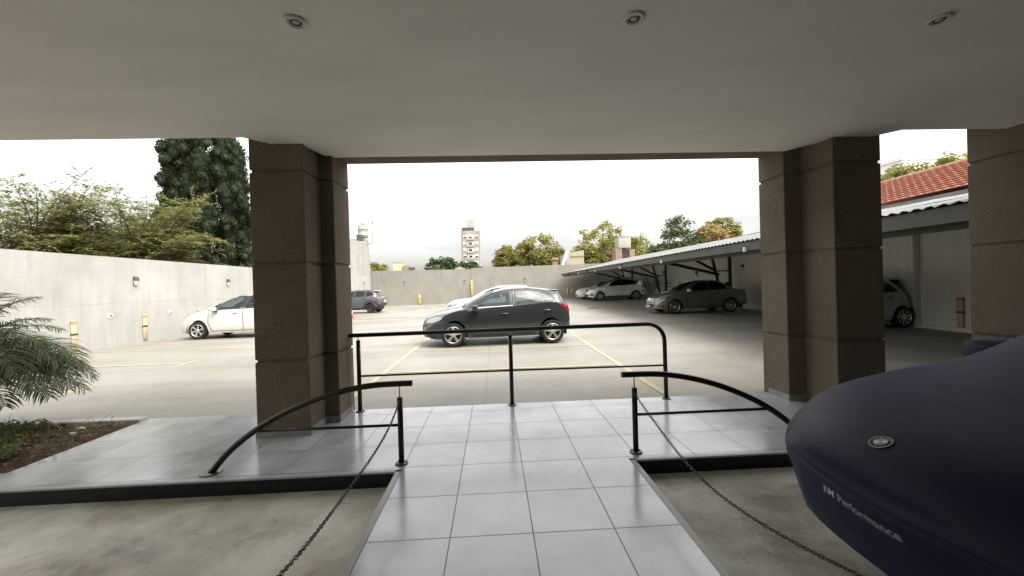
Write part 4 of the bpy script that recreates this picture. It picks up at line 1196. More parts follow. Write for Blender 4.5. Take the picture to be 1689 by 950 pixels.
onix = dict(glass=M['dglass'],L=3.93,W=1.71,H=1.475,R=0.305,arch=0.365,axles=(0.83,3.36),paint=M['p_dgrey'],rim='five',cabin=(1.15,3.3),
    top=[(0,.50),(.02,.60),(.06,.69),(.14,.755),(.35,.845),(.7,.925),(1.02,.985),(1.25,1.10),(1.55,1.265),(1.85,1.385),(2.15,1.45),(2.5,1.475),(2.95,1.455),(3.35,1.405),(3.56,1.36),(3.68,1.24),(3.80,1.06),(3.87,.98),(3.91,.80),(3.93,.62)],
    shoulder=[(0,.46),(.2,.66),(.6,.83),(1.0,.915),(1.5,.945),(2.5,1.0),(3.3,1.075),(3.65,1.04),(3.93,.58)],
    low=[(0,.26),(.25,.20),(.6,.20),(1.3,.21),(2.9,.23),(3.6,.27),(3.93,.40)],
    wmax=[(0,.70),(.15,.78),(.45,.835),(.83,.855),(3.3,.855),(3.65,.83),(3.93,.74)],
    wtop=[(0,.52),(.3,.62),(1.0,.70),(1.3,.66),(1.9,.575),(2.6,.555),(3.4,.54),(3.75,.62),(3.93,.60)],
    windows=[[(1.36,.965),(1.50,1.06),(1.72,1.19),(1.95,1.295),(2.19,1.355),(2.29,1.365),(2.30,1.005),(1.9,.985)],[(2.43,1.01),(2.42,1.37),(2.75,1.375),(3.05,1.345),(3.26,1.28),(3.45,1.155),(3.42,1.105),(3.1,1.065)]],
    doors=[[(1.20,.92),(1.42,1.06),(1.80,1.29),(2.18,1.40),(2.36,1.415),(2.36,.30),(1.30,.29),(1.24,.60)],[(2.36,1.415),(2.75,1.42),(3.10,1.385),(3.36,1.27),(3.48,1.06),(3.15,.86),(2.98,.62),(2.90,.31),(2.36,.30)]],
    handles=[(2.14,.80),(3.22,.86)],mirror=(1.42,.96),
    headlights=[[(.10,.60),(.17,.70),(.40,.77),(.62,.79),(.52,.68),(.32,.61)]],
    taillights=[[(3.54,.965),(3.62,1.005),(3.76,.97),(3.85,.89),(3.87,.79),(3.81,.775),(3.72,.86)]],
    windscreen=[(1.10,-.62),(1.04,0),(1.10,.62),(1.84,.50),(1.88,0),(1.84,-.50)],
    rearscreen=[(-.52,1.10),(.52,1.10),(.44,1.32),(-.44,1.32)],
    sidetrim=[[(1.30,.215),(2.9,.235),(2.9,.29),(1.30,.275)],[(.02,.27),(.38,.22),(.42,.30),(.05,.34)]],
    sidepatch=[("window_trim",[(1.36,.955),(2.36,.995),(2.36,1.008),(1.36,.968)],M['chrome']),("fog_lamp",[(.14,.345),(.30,.335),(.30,.385),(.14,.395)],M['lamp'])],
    front=[("grille",[(-.42,.40),(.42,.40),(.50,.56),(-.50,.56)],M['plastic']),("licence_plate",[(-.22,.44),(.22,.44),(.22,.53),(-.22,.53)],M['plate_w']),("badge",[(-.06,.60),(.06,.60),(.06,.645),(-.06,.645)],M['chrome'])],
    rear=[("licence_plate",[(-.22,.66),(.22,.66),(.22,.77),(-.22,.77)],M['plate_w'])],
    spoiler=(3.30,3.58,1.356,.50),wipers=[(1.10,-.5,1.16,.1)],tail=0.16,nose=0.30)
make_car("dark grey five-door hatchback parked sideways behind the handrail","car",onix,(-1.90,11.04,0.01),R(2.0))

c3 = dict(under_side=[("black_pillar",[(2.18,1.035),(2.28,1.435),(2.56,1.435),(2.46,1.045)],M['plastic'])],glass=M['bglass'],L=3.94,W=1.73,H=1.52,R=0.305,arch=0.360,axles=(0.80,3.27),paint=M['p_white2'],rim='star',cabin=(1.05,3.3),zm=0.5,
    top=[(0,.52),(.02,.64),(.08,.74),(.22,.84),(.5,.93),(.9,1.00),(1.05,1.06),(1.3,1.20),(1.6,1.34),(1.95,1.45),(2.3,1.505),(2.6,1.52),(3.1,1.49),(3.5,1.40),(3.75,1.15),(3.87,1.0),(3.94,.60)],
    shoulder=[(0,.48),(.2,.74),(.6,.88),(1.0,.96),(2.0,1.0),(3.3,1.06),(3.94,.56)],
    low=[(0,.26),(.25,.21),(1.2,.21),(2.9,.22),(3.6,.27),(3.94,.38)],
    wmax=[(0,.70),(.15,.78),(.45,.84),(.8,.865),(3.3,.865),(3.94,.76)],
    wtop=[(0,.50),(.3,.62),(1.0,.68),(1.4,.62),(2.0,.57),(2.6,.56),(3.4,.54),(3.94,.60)],
    windows=[[(1.18,.985),(1.30,1.08),(1.45,1.17),(1.49,1.17),(1.40,.99)],[(1.47,1.0),(1.56,1.20),(1.85,1.33),(2.12,1.40),(2.30,1.42),(2.22,1.04)],[(2.42,1.05),(2.52,1.425),(2.9,1.41),(3.2,1.35),(3.38,1.1)]],
    doors=[[(1.18,.97),(1.55,1.26),(1.95,1.41),(2.32,1.455),(2.33,.28),(1.28,.27),(1.18,.55)],[(2.33,1.455),(2.8,1.455),(3.3,1.36),(3.42,1.06),(3.05,.75),(2.92,.30),(2.33,.28)]],
    handles=[(2.08,.87),(3.15,.92)],handle_m=M['chrome'],mirror=(1.43,1.0),mirror_m=M['p_white2'],
    headlights=[[(.09,.66),(.22,.78),(.46,.89),(.42,.82),(.22,.70)]],
    taillights=[[(3.62,.80),(3.62,1.0),(3.82,.96),(3.84,.78)]],
    windscreen=[(1.02,-.62),(.96,0),(1.02,.62),(2.0,.50),(2.1,0),(2.0,-.50)],rearscreen=[(-.5,1.08),(.5,1.08),(.42,1.34),(-.42,1.34)],
    sidetrim=[[(.04,.25),(.36,.215),(.36,.25),(.06,.29)]],
    sidepatch=[("window_trim",[(1.48,.985),(3.36,1.035),(3.36,1.05),(1.48,1.0)],M['gasket'])],
    front=[("grille",[(-.40,.32),(.40,.32),(.46,.50),(-.46,.50)],M['plastic'])],wipers=[(1.0,-.5,1.05,.1)],nose=0.30)
make_car("ivory white hatchback facing the white wall, half hidden by the left pillar","car",c3,(-10.86,15.05,0.0),R(0))

suvb = dict(L=4.16,W=1.75,H=1.53,R=0.325,arch=0.395,axles=(0.85,3.45),paint=M['p_grey'],rim='star',rim_m=M['alloyd'],cabin=(1.2,3.6),glass=M['tint'],
    top=[(0,.60),(.03,.78),(.15,.90),(.5,.99),(1.0,1.03),(1.35,1.20),(1.75,1.42),(2.2,1.50),(2.7,1.515),(3.3,1.49),(3.62,1.44),(3.85,1.24),(4.0,1.08),(4.08,1.03),(4.13,.85),(4.16,.60)],
    shoulder=[(0,.55),(.3,.86),(1.0,.97),(2.5,1.03),(3.6,1.10),(4.0,1.02),(4.16,.55)],
    low=[(0,.30),(.3,.24),(1.2,.24),(3.0,.25),(3.8,.32),(4.16,.46)],
    wmax=[(0,.72),(.2,.80),(.6,.865),(3.5,.875),(3.9,.84),(4.16,.74)],
    wtop=[(0,.52),(.4,.64),(1.1,.70),(1.8,.58),(2.6,.57),(3.5,.56),(3.9,.62),(4.16,.58)],
    windows=[[(1.5,1.04),(1.75,1.26),(2.0,1.38),(2.32,1.43),(2.30,1.06)],[(2.40,1.07),(2.42,1.435),(2.9,1.44),(3.02,1.44),(3.0,1.10)],[(3.10,1.11),(3.13,1.435),(3.38,1.41),(3.66,1.22),(3.55,1.16)]],
    doors=[[(2.36,1.47),(3.04,1.47),(3.06,1.0),(2.96,.62),(2.90,.30),(2.36,.29)]],handles=[(2.20,.93),(2.98,.97)],handle_m=M['plastic'],mirror=(1.5,1.05),
    taillights=[[(3.72,.92),(3.75,1.02),(4.02,1.0),(4.06,.88)]],
    windscreen=[(1.15,-.6),(1.1,0),(1.15,.6),(1.8,.5),(1.9,0),(1.8,-.5)],rearscreen=[(-.52,1.10),(.52,1.10),(.46,1.38),(-.46,1.38)],
    sidetrim=[[(1.30,.25),(2.95,.26),(2.95,.36),(1.30,.36)],[(3.86,.40),(4.12,.50),(4.12,.68),(3.92,.62)],[(2.92,.30),(3.05,.30),(3.05,.52),(3.22,.70),(3.45,.765),(3.70,.70),(3.85,.50),(3.93,.50),(3.80,.76),(3.46,.86),(3.12,.77),(2.94,.52)]],
    rear=[("tail_light",[(.44,.90),(.70,.90),(.70,1.01),(.44,1.01)],M['tail']),("tail_light",[(-.70,.90),(-.44,.90),(-.44,1.01),(-.70,1.01)],M['tail']),("licence_plate",[(-.24,.72),(.24,.72),(.24,.83),(-.24,.83)],M['plate_w']),("bumper_trim",[(-.66,.50),(.66,.50),(.66,.62),(-.66,.62)],M['plastic']),("skid_plate",[(-.40,.62),(.40,.62),(.40,.69),(-.40,.69)],M['stain'])],
    rails=(1.9,3.55),rail_m=M['plastic'],spoiler=(3.50,3.78,1.46,.55),tail=0.2,spoiler_m=M['p_white'])
make_car("dark grey crossover with black wheels parked by the far left corner","car",suvb,(-11.52,28.0,0.0),R(-1))

niss = dict(L=4.36,W=1.78,H=1.60,R=0.335,arch=0.40,axles=(0.86,3.50),paint=M['p_white'],rim='multi',cabin=(1.25,3.7),glass=M['tint'],
    top=[(0,.62),(.03,.80),(.15,.92),(.5,1.0),(1.05,1.06),(1.4,1.24),(1.85,1.47),(2.3,1.57),(2.8,1.60),(3.4,1.57),(3.82,1.50),(4.05,1.28),(4.22,1.10),(4.30,1.0),(4.36,.62)],
    shoulder=[(0,.56),(.3,.88),(1.0,1.0),(2.5,1.06),(3.6,1.13),(4.1,1.05),(4.36,.56)],
    low=[(0,.28),(.3,.22),(1.2,.22),(3.0,.24),(3.9,.32),(4.36,.46)],
    wmax=[(0,.72),(.2,.81),(.6,.875),(3.5,.89),(4.0,.85),(4.36,.74)],
    wtop=[(0,.52),(.4,.64),(1.1,.70),(1.9,.60),(2.6,.59),(3.6,.57),(4.0,.62),(4.36,.58)],
    windows=[[(1.50,1.07),(1.80,1.32),(2.05,1.44),(2.40,1.50),(2.38,1.10)],[(2.48,1.105),(2.50,1.505),(3.0,1.50),(3.3,1.47),(3.62,1.27),(3.50,1.16)]],
    doors=[[(1.35,.95),(1.5,1.06),(2.44,1.10),(2.44,.32),(1.40,.30)],[(2.44,1.10),(3.45,1.16),(3.1,.70),(3.0,.33),(2.44,.32)]],
    handles=[(2.25,.94),(3.25,1.0)],mirror=(1.55,1.08),mirror_m=M['p_white'],
    headlights=[[(.10,.80),(.20,.88),(.62,.94),(.55,.86),(.3,.80)]],
    taillights=[[(3.95,.98),(4.0,1.07),(4.25,1.02),(4.27,.92)]],
    windscreen=[(1.15,-.6),(1.1,0),(1.15,.6),(1.9,.52),(2.0,0),(1.9,-.52)],rearscreen=[(-.5,1.14),(.5,1.14),(.44,1.42),(-.44,1.42)],
    sidetrim=[[(1.30,.23),(3.06,.25),(3.06,.36),(1.30,.35)],[(.16,.40),(.42,.38),(.40,.50),(.20,.53)]],
    front=[("grille",[(-.45,.66),(.45,.66),(.58,.86),(-.58,.86)],M['plastic']),("air_intake",[(-.55,.30),(.55,.30),(.62,.46),(-.62,.46)],M['plastic']),("licence_plate",[(-.22,.50),(.22,.50),(.22,.60),(-.22,.60)],M['plate_w'])],
    under_side=[("window_surround",[(1.44,1.06),(1.85,1.37),(2.05,1.49),(2.5,1.56),(3.0,1.56),(3.6,1.51),(3.86,1.38),(3.64,1.22),(3.5,1.135),(2.4,1.085)],M['plastic'])],toppatch=[("roof_panel",[(2.02,-.57),(2.02,.57),(3.86,.55),(3.86,-.55)],M['plastic'])],rails=(2.0,3.7),rail_m=M['plastic'],spoiler=(3.74,4.02,1.50,.55),spoiler_m=M['plastic'],nose=0.30)
make_car("white crossover with black roof and tinted windows parked under the carport","car",niss,(6.98,30.3,lotz(8,30)),R(-5))

wh2 = dict(L=4.1,W=1.72,H=1.47,R=0.31,arch=0.365,axles=(0.82,3.38),paint=M['p_white'],rim='five',cabin=(1.2,3.4),
    top=[(0,.50),(.02,.62),(.08,.70),(.3,.82),(.7,.92),(1.05,.98),(1.3,1.12),(1.7,1.32),(2.1,1.43),(2.5,1.465),(3.0,1.45),(3.4,1.40),(3.75,1.15),(4.0,1.0),(4.1,.6)],
    shoulder=[(0,.46),(.2,.68),(.6,.84),(1.0,.92),(2.5,.99),(3.4,1.05),(4.1,.56)],low=[(0,.24),(.3,.2),(1.2,.2),(3.0,.22),(3.7,.27),(4.1,.4)],
    wmax=[(0,.70),(.15,.78),(.5,.84),(3.4,.86),(4.1,.74)],wtop=[(0,.52),(.4,.62),(1.0,.70),(1.8,.57),(2.6,.56),(3.4,.54),(4.1,.6)],
    windows=[[(1.40,.97),(1.75,1.22),(2.0,1.32),(2.32,1.37),(2.32,1.01)],[(2.42,1.02),(2.42,1.375),(2.9,1.375),(3.3,1.28),(3.45,1.10)]],
    doors=[[(1.25,.93),(2.37,.99),(2.37,.30),(1.32,.29)]],handles=[(2.15,.82)],mirror=(1.42,.97),
    headlights=[[(.08,.58),(.16,.68),(.5,.76),(.44,.67),(.25,.60)]],taillights=[[(3.75,.86),(3.75,1.0),(3.95,.95),(3.98,.82)]],
    windscreen=[(1.10,-.62),(1.04,0),(1.10,.62),(1.95,.5),(2.05,0),(1.95,-.5)],rearscreen=[(-.5,1.1),(.5,1.1),(.44,1.3),(-.44,1.3)],
    front=[("grille",[(-.50,.30),(.50,.30),(.52,.40),(-.52,.40)],M['plastic']),("licence_plate",[(-.22,.43),(.22,.43),(.22,.52),(-.22,.52)],M['plate_w'])])
make_car("white hatchback nosing out furthest back in the carport, behind the crossover","car",wh2,(6.72,32.75,lotz(8,32.5)),R(0))

wag = dict(wh2); wag.update(paint=M['p_white'],L=4.15,glass=M['tint'],H=1.50,
    top=[(0,.56),(.02,.68),(.08,.78),(.3,.90),(.7,.97),(1.0,1.01),(1.3,1.16),(1.7,1.36),(2.05,1.45),(2.5,1.49),(3.0,1.49),(3.5,1.46),(3.7,1.30),(3.95,1.05),(4.08,.95),(4.15,.6)],
    shoulder=[(0,.5),(.2,.74),(.6,.89),(1.0,.95),(2.5,1.01),(3.4,1.06),(4.15,.56)],
    headlights=[[(.10,.66),(.18,.77),(.55,.86),(.48,.76),(.25,.68)]],
    wmax=[(0,.70),(.15,.78),(.5,.84),(3.4,.86),(4.15,.74)],rails=(2.0,3.6),rail_m=M['p_white'],antenna=(2.15,1.46,-.42,.16),
    windows=[[(1.40,.99),(1.75,1.25),(2.0,1.35),(2.32,1.40),(2.32,1.03)],[(2.42,1.04),(2.42,1.40),(2.9,1.40),(3.3,1.36),(3.5,1.12)]])
make_car("white estate car mostly hidden behind the dark grey hatchback","car",wag,(-2.05,17.9,lotz(0,17.8)),R(0))

peu = dict(L=4.235,W=1.75,H=1.45,R=0.305,arch=0.36,axles=(0.87,3.31),paint=M['p_beige'],rim='multi',cabin=(1.25,3.4),glass=M['tint'],
    top=[(0,.42),(.02,.52),(.06,.64),(.16,.74),(.4,.85),(.75,.93),(1.10,.99),(1.4,1.15),(1.75,1.32),(2.05,1.41),(2.4,1.45),(2.75,1.44),(3.05,1.37),(3.35,1.22),(3.6,1.08),(3.8,1.03),(4.05,1.02),(4.15,.98),(4.20,.80),(4.235,.55)],
    shoulder=[(0,.38),(.2,.64),(.6,.82),(1.05,.92),(2.0,.96),(3.2,1.02),(3.7,.985),(4.1,.95),(4.235,.52)],
    low=[(0,.24),(.3,.19),(1.3,.20),(2.9,.22),(3.7,.27),(4.235,.36)],
    wmax=[(0,.66),(.15,.76),(.5,.84),(.9,.87),(3.4,.87),(3.9,.84),(4.235,.74)],
    wtop=[(0,.46),(.4,.60),(1.1,.70),(1.6,.60),(2.2,.55),(2.8,.55),(3.3,.57),(3.7,.68),(4.235,.62)],
    windows=[[(1.50,.975),(1.80,1.18),(2.05,1.29),(2.36,1.345),(2.36,1.0)],[(2.45,1.0),(2.45,1.345),(2.75,1.34),(3.02,1.27),(3.20,1.12),(3.15,1.04)]],
    doors=[[(1.36,.93),(1.8,1.24),(2.1,1.35),(2.40,1.385),(2.40,.30),(1.40,.29)],[(2.40,1.385),(2.8,1.375),(3.1,1.28),(3.28,1.08),(3.02,.70),(2.90,.30),(2.40,.30)]],
    handles=[(2.22,.84),(3.10,.89)],mirror=(1.50,.98),mirror_m=M['p_white2'],
    headlights=[[(.13,.60),(.25,.72),(.55,.82),(.82,.87),(.62,.76),(.40,.66),(.22,.60)]],
    taillights=[[(3.98,.72),(3.98,.92),(4.14,.90),(4.17,.74)]],
    windscreen=[(1.20,-.62),(1.12,0),(1.20,.62),(2.02,.50),(2.12,0),(2.02,-.50)],rearscreen=[(-.5,1.12),(.5,1.12),(.46,1.34),(-.46,1.34)],
    sidepatch=[("fog_lamp",[(.30,.30),(.44,.30),(.42,.36),(.32,.36)],M['plastic'])],
    front=[("grille",[(-.34,.475),(.34,.475),(.30,.53),(-.30,.53)],M['plastic']),("air_intake",[(-.44,.27),(.44,.27),(.50,.43),(-.50,.43)],M['plastic']),("licence_plate",[(-.21,.285),(.21,.285),(.21,.375),(-.21,.375)],M['plate_w']),("badge",[(-.05,.60),(.05,.60),(.05,.68),(-.05,.68)],M['chrome'])],
    antenna=(2.7,1.44,.16,.14),nose=0.34,tail=0.2)
make_car("beige grey saloon with dark windows parked nose out under the carport","car",peu,(6.93,17.98,lotz(9,17.6)),R(-1))

fiat = dict(L=3.55,W=1.63,H=1.49,R=0.295,arch=0.35,axles=(0.75,3.05),paint=M['p_ash'],rim='multi',cabin=(0.95,2.9),zm=0.5,
    top=[(0,.50),(.02,.64),(.08,.76),(.3,.90),(.8,1.0),(1.2,1.22),(1.6,1.40),(2.0,1.48),(2.4,1.485),(2.8,1.43),(3.1,1.28),(3.35,1.04),(3.45,.94),(3.52,.75),(3.55,.55)],
    shoulder=[(0,.46),(.2,.74),(.6,.88),(1.5,.95),(2.6,.98),(3.2,.93),(3.55,.50)],low=[(0,.26),(.3,.2),(1.1,.2),(2.7,.21),(3.55,.36)],
    wmax=[(0,.62),(.2,.74),(.6,.80),(3.0,.815),(3.3,.78),(3.55,.66)],wtop=[(0,.46),(.4,.58),(1.0,.62),(1.6,.54),(2.2,.52),(2.8,.50),(3.2,.54),(3.55,.5)],
    windows=[[(1.15,.97),(1.5,1.22),(1.9,1.36),(2.15,1.385),(2.1,.99)],[(2.18,.99),(2.24,1.385),(2.55,1.34),(2.80,1.20),(2.90,1.04)]],
    doors=[[(1.05,.94),(2.14,.98),(2.2,.28),(1.10,.27)]],handles=[(2.62,.86)],handle_m=M['plastic'],mirror=(1.2,.98),
    headlights=[[(.12,.66),(.16,.80),(.36,.84),(.36,.68)]],taillights=[[(3.32,.70),(3.32,.90),(3.46,.86),(3.48,.70)]],
    windscreen=[(1.0,-.55),(.95,0),(1.0,.55),(1.55,.46),(1.6,0),(1.55,-.46)],rearscreen=[(-.45,1.02),(.45,1.02),(.4,1.25),(-.4,1.25)],tail=0.22)
make_car("small pale rounded hatchback in the shade, seen between the two right pillars","car",fiat,(8.42,11.62,lotz(10,11)),R(0))

# ------------------------------------------------------------------ covered car in the garage
def covered_car():
    root = thing("covered_car","car under a fitted navy blue cover, nose towards the walkway","covered car",(1.49,1.60,-0.125),0)
    sp = dict(L=4.4,W=1.84,H=1.46,axles=(),R=0.3,arch=0.3,zm=0.52,crown=0.10,sh_in=0.93,
        top=[(0,.80),(.015,.84),(.05,.88),(.12,.92),(.3,.975),(.7,1.05),(1.1,1.14),(1.4,1.25),(1.75,1.39),(2.15,1.48),(2.6,1.51),(3.2,1.45),(3.8,1.22),(4.3,1.05),(4.4,.8)],
        shoulder=[(0,.70),(.1,.80),(.3,.89),(.8,.99),(1.4,1.05),(2.5,1.02),(3.6,1.05),(4.4,.70)],
        low=[(0,.36),(.10,.32),(.22,.23),(.40,.13),(.7,.09),(3.8,.14),(4.4,.3)],
        wmax=[(0,.60),(.1,.70),(.25,.80),(.5,.89),(.9,.92),(3.6,.92),(4.4,.76)],
        wtop=[(0,.46),(.2,.62),(.7,.72),(1.3,.70),(2.0,.60),(3.0,.56),(4.0,.62),(4.4,.56)],nose=0.30,tail=0.2)
    c = Car(sp, root)
    # fabric pulled in under the bumper and below the headlights: soft vertical folds along the hem
    for v_ in c.bm.verts:
        x,y,z = v_.co
        if z < 0.55: 
            k = (0.55-z)/0.55; v_.co.y *= 1-0.04*k
        if z < 0.80: v_.co.x += 0.30*(0.80-z)*max(0,1-x/0.9)
        if x < 0.9 and abs(y) < 0.93:
            ay = abs(y); best = 0.0
            for (a0,b0,a1,b1,amp,wd) in ((.60,.74,.0,.70,.020,.05),(.60,.74,.78,.40,.022,.05),(.60,.74,.74,.93,.020,.05),(.0,.70,.25,.45,.010,.06),(.60,.74,.45,.45,.012,.06)):
                dx, dz = a1-a0, b1-b0; tt = min(1,max(0,((ay-a0)*dx+(z-b0)*dz)/(dx*dx+dz*dz))); dd = math.hypot(ay-a0-tt*dx, z-b0-tt*dz)
                best = max(best, 1.7*amp*math.exp(-(dd/(wd*0.75))**2))
            v_.co.x -= best*max(0,1-x/0.9)
        v_.co.z += 0.006*math.sin(9*x+4*y)*max(0,1-abs(z-0.7)/0.4)
    c.bm.normal_update(); c.bvh = BVHTree.FromBMesh(c.bm)
    c.finish(M['cover']).name = "cover"
    # mirror pocket on the far side
    for sg in (-1,1):
        a = MB(); bm = bmesh.new(); bmesh.ops.create_uvsphere(bm,u_segments=20,v_segments=14,radius=1)
        for v_ in bm.verts:
            e = v_.co; p = 0.75
            e = Vector([math.copysign(abs(q)**p,q) for q in e]); v_.co = Vector((e.x*0.15,e.y*0.19,e.z*0.10))
        a.bm(bm,Matrix.Translation((1.88,sg*0.94,1.085)),True); a.build("mirror_pocket", M['cover'], root)
    # roundel
    def cone_poly(cy, cz, r, n=28): return [(cy+r*math.cos(2*math.pi*k/n),cz+r*math.sin(2*math.pi*k/n)) for k in range(n)]
    return root, c
cc, ccs = covered_car()
def stick(me_obj, f):
    for v_ in me_obj.data.vertices: v_.co = f(v_.co)
    me_obj.data.update(); return me_obj
W_IN = mat("print_white",(0.62,0.63,0.65),0.5); B_IN = mat("print_blue",(0.16,0.32,0.48),0.5); K_IN = mat("print_black",(0.012,0.012,0.014),0.45)
V_IN = mat("print_violet",(0.12,0.06,0.22),0.5); R_IN = mat("print_red",(0.36,0.07,0.06),0.5); LB_IN = mat("print_light_blue",(0.30,0.48,0.68),0.5)
# emblem: local frame on the bonnet's front slope
def surf_frame(y, z):
    p = ccs.cast('F',y,z,0.0); h = ccs.bvh.ray_cast(Vector((-3,y,z)),Vector((1,0,0))); n = h[1]
    if n.x > 0: n = -n
    u = Vector((0,-1,0)); u = (u-n*u.dot(n)).normalized(); w = n.cross(u)
    if w.z < 0: w = -w
    return p,u,w,n
def on_surface(p,u,w,n,a_,b_,off):
    q = p+u*a_+w*b_; h = ccs.bvh.ray_cast(q+n*0.3,-n); return (h[0] if h[0] else q)+n*off
emp,emu,emw,emn = surf_frame(0.03,0.92)
def disc(name, r0, r1, a0, a1, m, off, par):
    a = MB(); nn = max(4,int((a1-a0)/0.16)); vs = []
    for i in range(nn+1):
        an = a0+(a1-a0)*i/nn
        for rr in (r0,r1): vs.append(on_surface(emp,emu,emw,emn,rr*math.cos(an),rr*math.sin(an),off))
    a.add(vs,[(2*i,2*i+1,2*i+3,2*i+2) for i in range(nn)],True); return a.build(name,m,par)
em = disc("emblem",0.0005,0.041,0,2*math.pi,K_IN,0.003,cc)
disc("outer_ring",0.0385,0.041,0,2*math.pi,W_IN,0.0045,em); disc("inner_ring",0.0225,0.024,0,2*math.pi,W_IN,0.0045,em)
for k in range(4): disc("quadrant",0.0005,0.0225,math.pi/2*k,math.pi/2*(k+1),(W_IN,B_IN)[k%2],0.0045,em)
for ch, an in (("B",125),("M",90),("W",55)):
    o = text_mesh(ch,0.0155,W_IN,"letter",em,(0,0,0),(0,0,0),0.0005)
    rot = R(an-90); cx_,cy_ = 0.0312*math.cos(R(an)),0.0312*math.sin(R(an))
    stick(o, lambda v_: on_surface(emp,emu,emw,emn,cx_+v_.x*math.cos(rot)-v_.y*math.sin(rot),cy_+v_.x*math.sin(rot)+v_.y*math.cos(rot),0.0048))
# bumper lettering reads from the far corner towards the near one
def bump_pt(s_, t_, off, yc, zc):
    y = yc-s_; z = zc+t_
    return ccs.cast('F',y,z,off)
LY, LZ = 0.30, 0.555
def letters(body, size, m, y0, zc, name, par, shear=0.0):
    o = text_mesh(body,size,m,name,par,(0,0,0),(0,0,0),0.0,1.0,0.004 if shear else 0.013,shear)
    return stick(o, lambda v_: bump_pt(v_.x,v_.y,0.004,y0,zc))
TY, TZ = 0.075, 0.612
pl = letters("Performance",0.058,mat("print_grey",(0.33,0.34,0.36),0.5),TY-0.04,TZ,"lettering",cc)
ml = letters("M",0.054,mat("print_silver",(0.55,0.56,0.58),0.5),TY+0.155,TZ,"lettering",cc,0.35)
for i, m_ in enumerate((LB_IN,V_IN,R_IN)):
    s0 = -(TY+0.205)+i*0.0095; a = MB()
    a.add([bump_pt(s0,-0.019,0.004,0,TZ),bump_pt(s0+0.0095,-0.019,0.004,0,TZ),bump_pt(s0+0.0225,0.019,0.004,0,TZ),bump_pt(s0+0.013,0.019,0.004,0,TZ)],[(0,1,2,3)])
    a.build("stripe",m_,ml)

# ------------------------------------------------------------------ traffic cone, bicycles, motorcycle
cn_ = thing("traffic_cone","red traffic cone with a white band beside the left pillar's edge","traffic cone",(-7.80,22.5,0.0))
a = MB(); a.rbox(-0.18,0.18,-0.18,0.18,0,0.03,0.01); a.lathe([(0.14,0.03),(0.10,0.28)],22); a.lathe([(0.085,0.40),(0.035,0.72),(0.001,0.73)],22); a.build("body", M['conered'], cn_)
a = MB(); a.lathe([(0.10,0.28),(0.085,0.40)],22); a.build("band", M['sign'], cn_)

def bicycle(loc, rz, tilt, label, col):
    o = thing("bicycle", label, "bicycle", loc, rz, "bicycles hanging by the carport wall")
    o.rotation_euler = (tilt,0,rz)
    r = 0.335
    for x in (-0.52,0.52):
        a = MB(); a.tube([(x+r*math.cos(2*math.pi*k/32),0,r+r*math.sin(2*math.pi*k/32)) for k in range(33)],0.024,8,False)
        w_ = a.build("wheel", M['tyre'], o)
        a = MB()
        for k in range(16):
            an = 2*math.pi*k/16; a.rod((x,0.02*(-1)**k,r),(x+(r-0.02)*math.cos(an),0,r+(r-0.02)*math.sin(an)),0.0022,4)
        a.rod((x,-0.05,r),(x,0.05,r),0.02,8); a.build("spokes", M['stain'], w_)
    a = MB(); bb = (-0.06,0,0.29); st = (-0.20,0,0.80); hd = (0.36,0,0.84); h2 = (0.39,0,0.72)
    for p,q in ((bb,st),(st,hd),(bb,h2),(hd,h2)): a.rod(p,q,0.018,8)
    for s_ in (-0.05,0.05): a.rod((-0.52,s_,0.335),(bb[0],s_*0.6,bb[2]),0.010,6); a.rod((-0.52,s_,0.335),(st[0],s_*0.4,st[2]-0.04),0.009,6); a.rod((0.52,s_,0.335),(0.40,s_,0.70),0.013,6)
    a.build("frame", col, o)
    a = MB(); a.rod(st,(-0.235,0,0.90),0.013,8); a.rbox(-0.37,-0.10,-0.065,0.065,0.90,0.945,0.02); a.build("saddle", M['plastic'], o)
    a = MB(); a.rod(hd,(0.34,0,0.93),0.014,8); a.tube([(0.30,-0.30,0.95),(0.36,-0.12,0.94),(0.36,0.12,0.94),(0.30,0.30,0.95)],0.014,8); a.build("handlebar", M['plastic'], o)
    a = MB(); a.lathe([(0.09,-0.004),(0.09,0.004),(0.001,0.005)],20,Matrix.Translation((bb[0],-0.06,bb[2])) @ Matrix.Rotation(R(90),4,'X')); a.rod((bb[0],-0.09,bb[2]),(bb[0]+0.12,-0.09,bb[2]-0.10),0.010,6); a.rod((bb[0],0.09,bb[2]),(bb[0]-0.12,0.09,bb[2]+0.10),0.010,6); a.build("crank", M['steel'], o)
    a = MB(); a.rod((0.05,0,0.83),(0.05,0,3.05-loc[2]),0.008,6); a.tube([(0.05,-0.06,0.85),(0.05,0,0.80),(0.05,0.06,0.85)],0.010,6); a.build("hanging_hook", M['steel'], o)
    return o
bicycle((10.75,28.15,0.86),R(52),0.0,"dark bicycle hanging nearest the white crossover's tail",M['steel'])
bicycle((11.58,28.3,1.0),R(78),0.0,"dark bicycle hanging turned edge-on beside the truss post",M['steel'])

